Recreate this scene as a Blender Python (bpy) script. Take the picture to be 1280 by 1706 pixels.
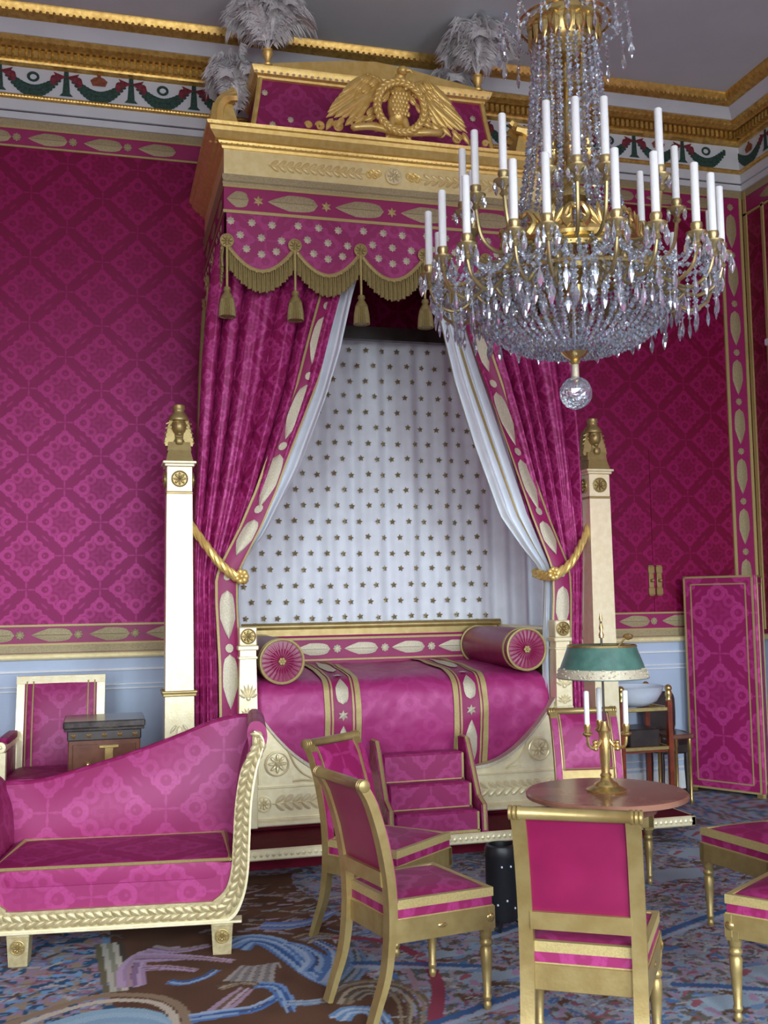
import bpy, bmesh, math, random
import numpy as np
from mathutils import Vector, Matrix, noise as mnoise

random.seed(11)
sc = bpy.context.scene
for o in list(bpy.data.objects):
    bpy.data.objects.remove(o)
C = sc.collection
PI = math.pi
sin, cos, rad = math.sin, math.cos, math.radians

# ------------------------------------------------------------------ camera
def make_camera():
    yaw, pitch, roll = rad(15.3), rad(4.85), rad(-0.92)
    f = Vector((sin(yaw) * cos(pitch), cos(yaw) * cos(pitch), sin(pitch)))
    r = Vector((cos(yaw), -sin(yaw), 0))
    u = r.cross(f)
    r2 = cos(roll) * r + sin(roll) * u
    u2 = -sin(roll) * r + cos(roll) * u
    cd = bpy.data.cameras.new('camera')
    cd.sensor_fit = 'VERTICAL'
    cd.sensor_height = 36
    cd.lens = 1733 / 1706 * 36
    cd.clip_start = 0.05
    co = bpy.data.objects.new('camera', cd)
    M = Matrix((r2, u2, -f)).transposed().to_4x4()
    M.translation = (0, 0, 1.6)
    co.matrix_world = M
    C.objects.link(co)
    sc.camera = co
make_camera()

# ------------------------------------------------------------------ world, daylight, exposure
ROOM = dict(x0=-4.0, x1=5.547, y0=-2.6, y1=7.9, zc=5.9, zw=5.2)
WINDOWS = [(-2.3, 1.9), (0.85, 1.9), (4.0, 1.9)]          # centre x, width; in the wall behind the camera
WIN_Z = (0.25, 4.5)
w = bpy.data.worlds.new('sky')
sc.world = w
w.use_nodes = True
def make_sky(nt):
    """overcast sky above the horizon, dim courtyard below it"""
    bg = nt.nodes['Background']
    tc = nt.nodes.new('ShaderNodeTexCoord')
    sp = nt.nodes.new('ShaderNodeSeparateXYZ')
    nt.links.new(tc.outputs['Generated'], sp.inputs[0])
    mr = nt.nodes.new('ShaderNodeMapRange')
    mr.interpolation_type = 'SMOOTHSTEP'
    nt.links.new(sp.outputs[2], mr.inputs[0])
    mr.inputs[1].default_value = -0.10
    mr.inputs[2].default_value = 0.12
    mx = nt.nodes.new('ShaderNodeMix')
    mx.data_type = 'RGBA'
    nt.links.new(mr.outputs[0], mx.inputs[0])
    mx.inputs[6].default_value = (0.30, 0.31, 0.32, 1)
    mx.inputs[7].default_value = (0.83, 0.93, 1.0, 1)
    nt.links.new(mx.outputs[2], bg.inputs[0])
    bg.inputs[1].default_value = SKY
SKY = 9.0
make_sky(w.node_tree)
for cx, ww in WINDOWS:                                     # portals: help sample the sky through each window
    ld = bpy.data.lights.new('window_portal', 'AREA')
    ld.shape = 'RECTANGLE'
    ld.size = ww
    ld.size_y = WIN_Z[1] - WIN_Z[0]
    ld.cycles.is_portal = True
    lo = bpy.data.objects.new('window_portal', ld)
    lo.location = (cx, ROOM['y0'] - 0.22, (WIN_Z[0] + WIN_Z[1]) / 2)
    lo.rotation_euler = (PI / 2, 0, 0)                     # faces +Y, into the room
    C.objects.link(lo)
vs = sc.view_settings
vs.view_transform = 'Standard'
vs.look = 'None'
vs.gamma = 1
vs.use_curve_mapping = False
vs.exposure = 1.2

# ------------------------------------------------------------------ materials
class X:
    """A value in a shader tree; arithmetic on it makes Math nodes."""
    def __init__(s, nt, v):
        s.nt, s.v = nt, v
    def _op(s, op, *a):
        n = s.nt.nodes.new('ShaderNodeMath')
        n.operation = op
        for i, q in enumerate((s,) + a):
            q = q.v if isinstance(q, X) else q
            if isinstance(q, (int, float)):
                n.inputs[i].default_value = q
            else:
                s.nt.links.new(q, n.inputs[i])
        return X(s.nt, n.outputs[0])
    def __add__(s, b): return s._op('ADD', b)
    def __sub__(s, b): return s._op('SUBTRACT', b)
    def __mul__(s, b): return s._op('MULTIPLY', b)
    def __truediv__(s, b): return s._op('DIVIDE', b)
    def abs(s): return s._op('ABSOLUTE')
    def frac(s): return s._op('FRACT')
    def min(s, b): return s._op('MINIMUM', b)
    def max(s, b): return s._op('MAXIMUM', b)
    def lt(s, b): return s._op('LESS_THAN', b)
    def gt(s, b): return s._op('GREATER_THAN', b)
    def sqrt(s): return s._op('SQRT')
    def sin(s): return s._op('SINE')
    def cos(s): return s._op('COSINE')
    def atan2(s, b): return s._op('ARCTAN2', b)
    def inv(s): return X(s.nt, 1.0)._op('SUBTRACT', s)
    def sel(s, a, b): return b + (a - b) * s               # s ? a : b
    def near(s, c, wd):                                    # soft line where s is within wd of c
        n = s.nt.nodes.new('ShaderNodeMapRange')
        n.interpolation_type = 'SMOOTHSTEP'
        s.nt.links.new((s - c).abs().v, n.inputs[0])
        n.inputs[1].default_value = wd * 0.45
        n.inputs[2].default_value = wd
        n.inputs[3].default_value = 1
        n.inputs[4].default_value = 0
        return X(s.nt, n.outputs[0])
    def ramp(s, lo, hi):
        n = s.nt.nodes.new('ShaderNodeMapRange')
        n.interpolation_type = 'SMOOTHSTEP'
        s.nt.links.new(s.v, n.inputs[0])
        n.inputs[1].default_value = lo
        n.inputs[2].default_value = hi
        return X(s.nt, n.outputs[0])

def new_mat(name):
    m = bpy.data.materials.new(name)
    m.use_nodes = True
    nt = m.node_tree
    return m, nt, nt.nodes['Principled BSDF']

def obj_coords(nt):
    t = nt.nodes.new('ShaderNodeTexCoord')
    s = nt.nodes.new('ShaderNodeSeparateXYZ')
    nt.links.new(t.outputs['Object'], s.inputs[0])
    n = nt.nodes.new('ShaderNodeSeparateXYZ')
    nt.links.new(t.outputs['Normal'], n.inputs[0])
    return t, [X(nt, s.outputs[i]) for i in range(3)], [X(nt, n.outputs[i]) for i in range(3)]

def noise_fac(nt, coord, scale, detail=3, rough=0.55):
    n = nt.nodes.new('ShaderNodeTexNoise')
    n.inputs['Scale'].default_value = scale
    n.inputs['Detail'].default_value = detail
    n.inputs['Roughness'].default_value = rough
    nt.links.new(coord, n.inputs['Vector'])
    return X(nt, n.outputs['Fac'])

def mixc(nt, fac, a, b):
    n = nt.nodes.new('ShaderNodeMix')
    n.data_type = 'RGBA'
    f = fac.v if isinstance(fac, X) else fac
    if isinstance(f, (int, float)):
        n.inputs[0].default_value = f
    else:
        nt.links.new(f, n.inputs[0])
    for k, q in ((6, a), (7, b)):
        if isinstance(q, tuple):
            n.inputs[k].default_value = (*q, 1)
        else:
            nt.links.new(q, n.inputs[k])
    return n.outputs[2]

def bump(nt, bs, h, strength, dist=0.01):
    b = nt.nodes.new('ShaderNodeBump')
    b.inputs['Strength'].default_value = strength
    b.inputs['Distance'].default_value = dist
    nt.links.new(h.v, b.inputs['Height'])
    nt.links.new(b.outputs[0], bs.inputs['Normal'])

def plain(name, col, rough=0.5, metal=0.0, var=0.12, scale=30, bmp=0.0, bscale=120, spec=0.5, col2=None, sheen=0):
    m, nt, bs = new_mat(name)
    t, p, n = obj_coords(nt)
    f = noise_fac(nt, t.outputs['Object'], scale)
    c2 = col2 or tuple(c * (1 - 2 * var) for c in col)
    nt.links.new(mixc(nt, f.ramp(0.3, 0.7), col, c2), bs.inputs['Base Color'])
    bs.inputs['Roughness'].default_value = rough
    bs.inputs['Metallic'].default_value = metal
    bs.inputs['Specular IOR Level'].default_value = spec
    if sheen:
        bs.inputs['Sheen Weight'].default_value = sheen
    if bmp:
        bump(nt, bs, noise_fac(nt, t.outputs['Object'], bscale, 4), bmp)
    return m

def damask(name, dark, light, period=0.49, rough=(0.50, 0.42), plane=None, spec=1.0, off=(0, 0), contrast=1.0, tint=(1.0, 0.52, 0.82)):
    """Silk damask: a diamond lattice of rosettes, tone on tone."""
    m, nt, bs = new_mat(name)
    t, (x, y, z), (nx, ny, nz) = obj_coords(nt)
    if plane == 'xz':
        U, V = x, z
    elif plane == 'yz':
        U, V = y, z
    else:
        top = nz.abs().gt(0.65)
        sidex = nx.abs().gt(ny.abs())
        U = top.sel(x, sidex.sel(y, x))
        V = top.sel(y, z)
    k = period
    U = U * 0.955
    def wrap(q):
        return ((q / k).frac() - 0.5).abs()
    a1, b1 = wrap(U + off[0]), wrap(V + off[1])
    a2, b2 = wrap(U + off[0] + k / 2), wrap(V + off[1] + k / 2)
    s1 = a1 + b1
    c1 = s1.lt(0.5)
    a, b = c1.sel(a1, a2), c1.sel(b1, b2)
    s = a + b
    mx, mn = a.max(b), a.min(b)
    def dist(u0, v0):
        du, dv = mx - u0, mn - v0
        return (du * du + dv * dv).sqrt()
    r = (a * a + b * b).sqrt()
    ring = dist(0.25, 0.0).near(0.075, 0.036)
    dot = dist(0.235, 0.0).near(0.0, 0.022)
    ring2 = dist(0.14, 0.14).near(0.055, 0.030)
    scal = (s - ((a - b) * 38.0).cos() * 0.020).near(0.36, 0.034)
    core = (r - (((b.atan2(a)) * 4.0).cos()) * 0.03).near(0.085, 0.04)
    spike = (mn * 6.0 + (mx - 0.43).abs()).near(0.0, 0.12)
    knot = s.near(0.5, 0.03) * mn.near(0.25, 0.06)
    pat = ring.max(dot * 0.6).max(ring2 * 0.7).max(scal).max(core * 0.35).max(spike * 0.8).max(knot * 0.6)
    fine = noise_fac(nt, t.outputs['Object'], 70, 2)
    body = s.lt(0.38) * 0.07 * contrast
    pat = pat * (fine.ramp(0.1, 0.55)) * 0.9 * contrast
    pat = pat.max(body)
    big = noise_fac(nt, t.outputs['Object'], 2.2, 2)
    pat2 = (pat + (big - 0.5) * 0.15)._op('MAXIMUM', 0.0)
    nt.links.new(mixc(nt, pat2, dark, light), bs.inputs['Base Color'])
    nt.links.new((pat * (rough[1] - rough[0]) + rough[0]).v, bs.inputs['Roughness'])
    bs.inputs['Specular IOR Level'].default_value = spec
    bs.inputs['Specular Tint'].default_value = (*tint, 1)
    weave = noise_fac(nt, t.outputs['Object'], 260, 2)
    bump(nt, bs, pat * 0.7 + weave * 0.5, 0.12, 0.004)
    return m

def crystal_mat():
    m, nt, bs = new_mat('cut_crystal')
    out = nt.nodes['Material Output']
    nt.nodes.remove(bs)
    g = nt.nodes.new('ShaderNodeBsdfGlossy')
    g.inputs[0].default_value = (0.90, 0.96, 1, 1)
    g.inputs['Roughness'].default_value = 0.025
    gl = nt.nodes.new('ShaderNodeBsdfGlass')
    gl.inputs[0].default_value = (0.95, 0.97, 1, 1)
    gl.inputs['Roughness'].default_value = 0.02
    gl.inputs['IOR'].default_value = 1.55
    d = nt.nodes.new('ShaderNodeBsdfTranslucent')
    d.inputs[0].default_value = (0.85, 0.90, 0.97, 1)
    d2 = nt.nodes.new('ShaderNodeBsdfDiffuse')
    d2.inputs[0].default_value = (0.72, 0.78, 0.86, 1)
    def mx(f, a, b):
        n = nt.nodes.new('ShaderNodeMixShader')
        n.inputs[0].default_value = f
        nt.links.new(a.outputs[0], n.inputs[1])
        nt.links.new(b.outputs[0], n.inputs[2])
        return n
    q = mx(0.45, gl, g)
    q = mx(0.15, q, mx(0.5, d, d2))
    nt.links.new(q.outputs[0], out.inputs[0])
    return m

def attr_mat(name, attr, rough=0.9):
    m, nt, bs = new_mat(name)
    a = nt.nodes.new('ShaderNodeVertexColor')
    a.layer_name = attr
    t, p, n = obj_coords(nt)
    f = noise_fac(nt, t.outputs['Object'], 160, 2)
    nt.links.new(mixc(nt, f.ramp(0.35, 0.75) * 0.28, a.outputs[0], (0.13, 0.11, 0.10)), bs.inputs['Base Color'])
    bs.inputs['Roughness'].default_value = rough
    bs.inputs['Specular IOR Level'].default_value = 0.15
    bump(nt, bs, noise_fac(nt, t.outputs['Object'], 300, 2), 0.3, 0.004)
    return m

CRIM_D, CRIM_L = (0.26, 0.009, 0.085), (0.46, 0.05, 0.23)
M = {}
M['wall_silk'] = damask('crimson_wall_damask', (0.145, 0.0006, 0.014), (0.29, 0.009, 0.088), 0.49, rough=(0.47, 0.35), plane='xz', tint=(1.0, 0.24, 0.68))
M['wall_silk_side'] = damask('crimson_side_wall_damask', (0.145, 0.0006, 0.014), (0.29, 0.009, 0.088), 0.49, rough=(0.47, 0.35), plane='yz', tint=(1.0, 0.24, 0.68))
M['silk'] = damask('crimson_seat_damask', CRIM_D, CRIM_L, 0.56, contrast=0.6)
M['curtain_silk'] = damask('crimson_curtain_damask', (0.29, 0.012, 0.10), (0.54, 0.06, 0.27), 0.34)
M['cover_silk'] = damask('crimson_cover_silk', (0.36, 0.022, 0.15), (0.50, 0.06, 0.25), 0.6, contrast=0.45)
M['screen_silk'] = damask('magenta_screen_damask', (0.31, 0.010, 0.105), (0.56, 0.055, 0.27), 0.66, off=(0.034, 0.195), contrast=0.9)
M['satin'] = plain('plain_crimson_satin', (0.27, 0.010, 0.075), 0.38, var=0.08, scale=6, spec=0.6)
M['border_silk'] = plain('pink_border_silk', (0.33, 0.012, 0.115), 0.5, var=0.06, scale=20, spec=0.5)
M['deep_red'] = plain('deep_red_velvet', (0.13, 0.002, 0.016), 0.8, var=0.15, scale=12, spec=0.2)
M['braid'] = plain('gold_braid', (0.53, 0.42, 0.17), 0.5, 0.25, 0.10, 160, 0.15, 220)
M['dark_star'] = plain('tarnished_gold_star', (0.36, 0.29, 0.15), 0.45, 0.4, 0.2, 90)
M['thread'] = plain('gold_thread_embroidery', (0.46, 0.38, 0.21), 0.5, 0.3, 0.15, 140, 0.3, 260)
M['silver_thread'] = plain('pale_gold_thread', (0.66, 0.60, 0.44), 0.45, 0.3, 0.12, 140, 0.25, 260)
M['fringe'] = plain('olive_gold_fringe', (0.34, 0.27, 0.10), 0.55, 0.2, 0.1, 60)
M['gilt'] = plain('gilded_wood', (0.42, 0.32, 0.13), 0.36, 0.5, 0.14, 14, 0.06, 90, col2=(0.35, 0.25, 0.09))
M['gilt_pale'] = plain('pale_gilding', (0.92, 0.84, 0.56), 0.34, 0.28, 0.08, 22, 0.08, 70, col2=(0.85, 0.75, 0.46))
M['gilt_warm'] = plain('warm_gilding', (0.86, 0.63, 0.22), 0.32, 0.42, 0.14, 22, 0.08, 80, col2=(0.76, 0.52, 0.14))
M['gilt_mid'] = plain('dimmed_gilding', (0.55, 0.47, 0.26), 0.4, 0.35, 0.08, 30, 0.2, 60, col2=(0.42, 0.34, 0.17))  # pale gilding, colour darkened to offset strong window light on the chaise
M['gilt_cornice'] = plain('old_cornice_gilding', (0.72, 0.48, 0.14), 0.30, 0.6, 0.1, 26, 0.1, 70, col2=(0.50, 0.30, 0.07))
M['bronze'] = plain('gilt_bronze', (0.48, 0.38, 0.18), 0.32, 0.7, 0.1, 30)
M['gilt_frieze'] = plain('pale_frieze_gilding', (0.93, 0.79, 0.40), 0.34, 0.32, 0.08, 22, 0.08, 70, col2=(0.86, 0.70, 0.31))
M['brass'] = plain('polished_ormolu', (0.74, 0.55, 0.21), 0.24, 0.85, 0.1, 30)
M['plaster'] = plain('white_plaster', (0.66, 0.70, 0.74), 0.7, var=0.04, scale=3)
M['ceil'] = plain('ceiling_plaster', (0.66, 0.72, 0.76), 0.85, var=0.03, scale=2)
M['dado'] = plain('daylight_tinted_grey_paint', (0.48, 0.58, 0.74), 0.5, var=0.03, scale=4)  # light grey paint with the blue of the daylight put into its colour
M['dado_line'] = plain('white_paint', (0.80, 0.82, 0.84), 0.45, var=0.03)
M['green_leaf'] = plain('painted_green_leaf', (0.028, 0.085, 0.065), 0.7, var=0.3, scale=60)
M['red_paint'] = plain('painted_red_ribbon', (0.24, 0.025, 0.045), 0.7, var=0.25, scale=50)
M['rust_paint'] = plain('painted_rust_crown', (0.32, 0.09, 0.035), 0.7, var=0.25, scale=50)
M['sheer'] = plain('white_silk', (0.82, 0.87, 0.93), 0.55, var=0.04, scale=8)
M['wood'] = plain('brown_mahogany', (0.20, 0.085, 0.05), 0.22, var=0.2, scale=9, col2=(0.13, 0.05, 0.03))
M['table_wood'] = plain('figured_mahogany_top', (0.34, 0.165, 0.11), 0.2, var=0.2, scale=7, col2=(0.22, 0.095, 0.06))
M['red_wood'] = plain('red_mahogany', (0.28, 0.05, 0.02), 0.25, var=0.2, scale=12)
M['dark_wood'] = plain('dark_ebonised_wood', (0.045, 0.03, 0.026), 0.3, var=0.2, scale=12)
M['black'] = plain('black_plastic', (0.012, 0.013, 0.016), 0.42, var=0.1)
M['wax'] = plain('white_candle', (0.90, 0.92, 0.92), 0.4, var=0.02)
M['crystal'] = crystal_mat()
M['tole'] = plain('green_painted_tole', (0.05, 0.125, 0.10), 0.32, var=0.2, scale=16, col2=(0.085, 0.19, 0.155))
M['china'] = plain('white_china', (0.70, 0.78, 0.90), 0.15, var=0.02)
M['feather'] = plain('grey_white_ostrich', (0.88, 0.88, 0.89), 0.9, var=0.1, scale=20)
M['marble'] = plain('dark_marble', (0.10, 0.085, 0.08), 0.15, var=0.3, scale=14)
M['cable'] = plain('pale_blue_cable', (0.65, 0.78, 0.9), 0.4)
M['parquet'] = plain('oak_parquet', (0.22, 0.12, 0.06), 0.35, var=0.2, scale=5)
M['carpet'] = attr_mat('woven_carpet', 'pattern')

# ------------------------------------------------------------------ mesh helpers
class MB:
    def __init__(s):
        s.v, s.f = [], []
    def add(s, vs, fs):
        o = len(s.v)
        s.v += [tuple(p) for p in vs]
        s.f += [tuple(i + o for i in f) for f in fs]
        return s
    def box(s, x0, x1, y0, y1, z0, z1, b=0.0):
        if b <= 0:
            return s.add([(x0, y0, z0), (x1, y0, z0), (x1, y1, z0), (x0, y1, z0), (x0, y0, z1), (x1, y0, z1), (x1, y1, z1), (x0, y1, z1)],
                         [(0, 3, 2, 1), (4, 5, 6, 7), (0, 1, 5, 4), (1, 2, 6, 5), (2, 3, 7, 6), (3, 0, 4, 7)])
        b = min(b, (x1 - x0) * .45, (y1 - y0) * .45, (z1 - z0) * .45)
        pts = []
        for xs, ix in ((x0, 1), (x1, -1)):
            for ys, iy in ((y0, 1), (y1, -1)):
                for zs, iz in ((z0, 1), (z1, -1)):
                    pts += [(xs, ys + iy * b, zs + iz * b), (xs + ix * b, ys, zs + iz * b), (xs + ix * b, ys + iy * b, zs)]
        return s.hull(pts)
    def hull(s, pts):
        bm = bmesh.new()
        for p in pts:
            bm.verts.new(p)
        bmesh.ops.convex_hull(bm, input=bm.verts)
        bmesh.ops.dissolve_limit(bm, angle_limit=0.01, verts=bm.verts, edges=bm.edges)
        bm.verts.index_update()
        s.add([v.co for v in bm.verts], [[v.index for v in f.verts] for f in bm.faces])
        bm.free()
        return s
    def taper(s, c, w0, d0, w1, d1, z0, z1):
        x, y = c
        return s.hull([(x + a * w0, y + b * d0, z0) for a in (-.5, .5) for b in (-.5, .5)] +
                      [(x + a * w1, y + b * d1, z1) for a in (-.5, .5) for b in (-.5, .5)])
    def lathe(s, prof, c=(0, 0, 0), n=16, sx=1, sy=1, axis='z', cap=True):
        vs, fs = [], []
        for r, h in prof:
            for k in range(n):
                a = 2 * PI * k / n
                p = (r * cos(a) * sx, r * sin(a) * sy, h)
                if axis == 'y':
                    p = (p[0], h, p[1])
                elif axis == 'x':
                    p = (h, p[0], p[1])
                vs.append((c[0] + p[0], c[1] + p[1], c[2] + p[2]))
        m = len(prof)
        for i in range(m - 1):
            for k in range(n):
                k2 = (k + 1) % n
                fs.append((i * n + k, i * n + k2, (i + 1) * n + k2, (i + 1) * n + k))
        ring = math.hypot(prof[0][0] - prof[-1][0], prof[0][1] - prof[-1][1]) < .012
        if cap and not ring:
            fs.append(tuple(range(n - 1, -1, -1)))
            fs.append(tuple((m - 1) * n + k for k in range(n)))
        return s.add(vs, fs)
    def tube(s, pts, r, n=8, closed=False, flat=1.0):
        pts = [Vector(p) for p in pts]
        m = len(pts)
        rs = r if isinstance(r, (list, tuple)) else [r] * m
        vs, fs = [], []
        up = None
        for i in range(m):
            a = pts[i - 1] if (i > 0 or closed) else pts[i]
            b = pts[(i + 1) % m] if (i < m - 1 or closed) else pts[i]
            t = (b - a)
            t = t.normalized() if t.length > 1e-9 else Vector((0, 0, 1))
            if up is None:
                up = t.orthogonal().normalized()
                if abs(t.z) < 0.99:
                    up = (Vector((0, 0, 1)) - t * t.z).normalized()
            up = (up - t * up.dot(t))
            up = up.normalized() if up.length > 1e-6 else t.orthogonal().normalized()
            sd = t.cross(up)
            for k in range(n):
                q = 2 * PI * k / n
                vs.append(pts[i] + sd * (cos(q) * rs[i]) + up * (sin(q) * rs[i] * flat))
        last = m if closed else m - 1
        for i in range(last):
            j = (i + 1) % m
            for k in range(n):
                k2 = (k + 1) % n
                fs.append((i * n + k, i * n + k2, j * n + k2, j * n + k))
        if not closed:
            fs.append(tuple(range(n - 1, -1, -1)))
            fs.append(tuple((m - 1) * n + k for k in range(n)))
        return s.add(vs, fs)
    def prism(s, outline, fn, t0, t1):
        n = len(outline)
        vs = [fn(a, b, t0) for a, b in outline] + [fn(a, b, t1) for a, b in outline]
        fs = [tuple(range(n)), tuple(range(2 * n - 1, n - 1, -1))]
        fs += [(i, (i + 1) % n, n + (i + 1) % n, n + i) for i in range(n)]
        return s.add(vs, fs)
    def ribbon(s, A, B, fn, t0, t1):
        """solid strip between two polylines of equal length"""
        n = len(A)
        vs = []
        for t in (t0, t1):
            for P in (A, B):
                vs += [fn(a, b, t) for a, b in P]
        fs = []
        for i in range(n - 1):
            fs += [(i, i + 1, n + i + 1, n + i), (2 * n + i, 3 * n + i, 3 * n + i + 1, 2 * n + i + 1),
                   (i, 2 * n + i, 2 * n + i + 1, i + 1), (n + i, n + i + 1, 3 * n + i + 1, 3 * n + i)]
        fs += [(0, n, 3 * n, 2 * n), (n - 1, 3 * n - 1, 4 * n - 1, 2 * n - 1)]
        return s.add(vs, fs)
    def grid(s, fn, nu, nv, wrap=False):
        vs = [fn(i / nu, j / nv) for j in range(nv + 1) for i in range(nu + (0 if wrap else 1))]
        w_ = nu if wrap else nu + 1
        fs = []
        for j in range(nv):
            for i in range(nu):
                i2 = (i + 1) % w_
                fs.append((j * w_ + i, j * w_ + i2, (j + 1) * w_ + i2, (j + 1) * w_ + i))
        return s.add(vs, fs)
    def ell(s, c, rx, ry, rz, n=12, m=8):
        pr = [(max(1e-4, sin(PI * i / m)), -cos(PI * i / m)) for i in range(m + 1)]
        vs, fs = [], []
        for r, h in pr:
            for k in range(n):
                a = 2 * PI * k / n
                vs.append((c[0] + rx * r * cos(a), c[1] + ry * r * sin(a), c[2] + rz * h))
        for i in range(m):
            for k in range(n):
                k2 = (k + 1) % n
                fs.append((i * n + k, i * n + k2, (i + 1) * n + k2, (i + 1) * n + k))
        return s.add(vs, fs)
    def cushion(s, x0, x1, y0, y1, z0, z1, e=0.25, n=20, m=10):
        """rounded box (superellipsoid)"""
        cx, cy, cz = (x0 + x1) / 2, (y0 + y1) / 2, (z0 + z1) / 2
        def sp(v, p): return math.copysign(abs(v) ** p, v)
        vs, fs = [], []
        for i in range(m + 1):
            ph = -PI / 2 + PI * i / m
            for k in range(n * 2):
                th = 2 * PI * (k + .5) / (2 * n)
                cp = sp(cos(ph), e)
                vs.append((cx + (x1 - x0) / 2 * cp * sp(cos(th), e), cy + (y1 - y0) / 2 * cp * sp(sin(th), e), cz + (z1 - z0) / 2 * sp(sin(ph), e)))
        w_ = 2 * n
        for i in range(m):
            for k in range(w_):
                k2 = (k + 1) % w_
                fs.append((i * w_ + k, i * w_ + k2, (i + 1) * w_ + k2, (i + 1) * w_ + k))
        fs.append(tuple(range(w_ - 1, -1, -1)))
        fs.append(tuple(m * w_ + k for k in range(w_)))
        return s.add(vs, fs)
    def merge(s, other, Mx=None):
        vs = other.v if Mx is None else [Mx @ Vector(p) for p in other.v]
        return s.add(vs, other.f)
    def mesh(s, name, mat, smooth=False, off=None):
        me = bpy.data.meshes.new(name)
        v = s.v if off is None else [(p[0] - off[0], p[1] - off[1], p[2] - off[2]) for p in s.v]
        me.from_pydata(v, [], s.f)
        if mat is not None:
            me.materials.append(M[mat])
        bm = bmesh.new()
        bm.from_mesh(me)
        bmesh.ops.recalc_face_normals(bm, faces=bm.faces)
        bm.to_mesh(me)
        bm.free()
        if smooth:
            me.shade_smooth()
            me.set_sharp_from_angle(angle=rad(smooth if smooth is not True else 50))
        me.update()
        return me
    def build(s, name, mat, parent=None, W=False, smooth=False, kind=None, label=None, cat=None, group=None, loc=None):
        off = tuple(parent.location) if (W and parent is not None) else loc
        o = bpy.data.objects.new(name, s.mesh(name, mat, smooth, off))
        if loc and not parent:
            o.location = loc
        C.objects.link(o)
        if parent is not None:
            o.parent = parent
        tag(o, label, cat, group, kind)
        return o

def tag(o, label=None, cat=None, group=None, kind=None):
    if label: o['label'] = label
    if cat: o['category'] = cat
    if group: o['group'] = group
    if kind: o['kind'] = kind
    return o

def thing(name, label, cat, loc=(0, 0, 0), rz=0.0, group=None):
    o = bpy.data.objects.new(name, None)
    o.empty_display_size = 0.1
    o.location = loc
    o.rotation_euler = (0, 0, rz)
    C.objects.link(o)
    return tag(o, label, cat, group)

def inst(name, me, parent=None, loc=(0, 0, 0), rot=(0, 0, 0), scale=(1, 1, 1), W=False, **kw):
    o = bpy.data.objects.new(name, me)
    l = Vector(loc)
    if W and parent is not None:
        l = l - Vector(parent.location)
    o.location = l
    o.rotation_euler = rot
    o.scale = scale
    C.objects.link(o)
    if parent is not None:
        o.parent = parent
    return tag(o, **kw)

def copy_tree(o, parent=None, label=None):
    c = o.copy()
    C.objects.link(c)
    c.parent = parent
    if label: c['label'] = label
    for ch in list(o.children):
        copy_tree(ch, c)
    return c

def lerp_tab(tab, z):
    """piecewise-linear table [(z, value)...] with falling z"""
    if z >= tab[0][0]: return tab[0][1]
    for (z0, a), (z1, b) in zip(tab, tab[1:]):
        if z >= z1:
            return a + (b - a) * (z0 - z) / (z0 - z1)
    return tab[-1][1]

def catmull(pts, n=6):
    pts = [Vector(p) for p in pts]
    out = []
    for i in range(len(pts) - 1):
        p0 = pts[max(i - 1, 0)]; p1 = pts[i]; p2 = pts[i + 1]; p3 = pts[min(i + 2, len(pts) - 1)]
        for k in range(n):
            t = k / n
            out.append(0.5 * ((2 * p1) + (p2 - p0) * t + (2 * p0 - 5 * p1 + 4 * p2 - p3) * t * t + (3 * p1 - p0 - 3 * p2 + p3) * t ** 3))
    out.append(pts[-1])
    return out

# flat ornaments, in the XZ plane, facing -Y, origin at centre
def rosette_mb(R, d=0.012, petals=8):
    m = MB()
    ring = [(R * cos(a) , -d * .5, R * sin(a)) for a in [2 * PI * k / 24 for k in range(24)]]
    m.tube(ring, R * .10, 6, closed=True)
    m.lathe([(R, 0), (R, -d * .2), (R * .1, -d * .3)], n=20, axis='y')
    for k in range(petals):
        a = 2 * PI * k / petals
        q = MB().ell((R * .52, -d * .5, 0), R * .32, d * .6, R * .15, 8, 5)
        m.merge(q, Matrix.Rotation(a, 4, 'Y'))
    m.ell((0, -d * .7, 0), R * .2, d * .7, R * .2, 8, 5)
    return m
def leaf_pts(L, Wd, n=12):
    up = []
    for i in range(n + 1):
        t = i / n
        wdt = Wd * (min(1, (t / .42)) ** .8 if t < .42 else math.sqrt(max(0, 1 - ((t - .42) / .58) ** 4)))
        up.append((-L / 2 + L * t, wdt))
    return up
def leaf_mb(L, Wd, h=0.006, n=12):
    """palm cone: pointed at -X, rounded at +X, domed, with a raised midrib"""
    m = MB()
    pr = leaf_pts(L, Wd, n)
    rows = []
    for x, wd in pr:
        rows.append([(x, -h * (1 - (k / 2) ** 2 * .85) * (0.3 + 0.7 * min(1, wd / Wd)), wd * k / 2) for k in (-2, -1, 0, 1, 2)])
    vs = [p for r_ in rows for p in r_]
    fs = [(i * 5 + k, i * 5 + k + 1, (i + 1) * 5 + k + 1, (i + 1) * 5 + k) for i in range(n) for k in range(4)]
    m.add(vs, fs)
    m.tube([(-L * .42, -h * 1.02, 0), (L * .42, -h * 1.02, 0)], Wd * .05, 4)
    return m
def star_mb(R, d=0.005, n=5, k=0.45):
    m = MB()
    vs = [(0, -d, 0)]
    for i in range(2 * n):
        r = R if i % 2 == 0 else R * k
        a = PI / 2 + PI * i / n
        vs.append((r * cos(a), 0, r * sin(a)))
    m.add(vs, [(0, 1 + i, 1 + (i + 1) % (2 * n)) for i in range(2 * n)])
    return m
def flower_mb(R, d=0.006):
    m = MB()
    m.lathe([(R * .55, 0), (R * .5, -d), (R * .1, -d * 1.4)], n=10, axis='y')
    for k in range(8):
        a = 2 * PI * k / 8
        m.ell((R * .68 * cos(a), -d * .4, R * .68 * sin(a)), R * .28, d * .6, R * .28, 6, 4)
    return m
LEAF = leaf_mb(0.285, 0.047).mesh('palm_motif', 'thread', True)
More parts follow.
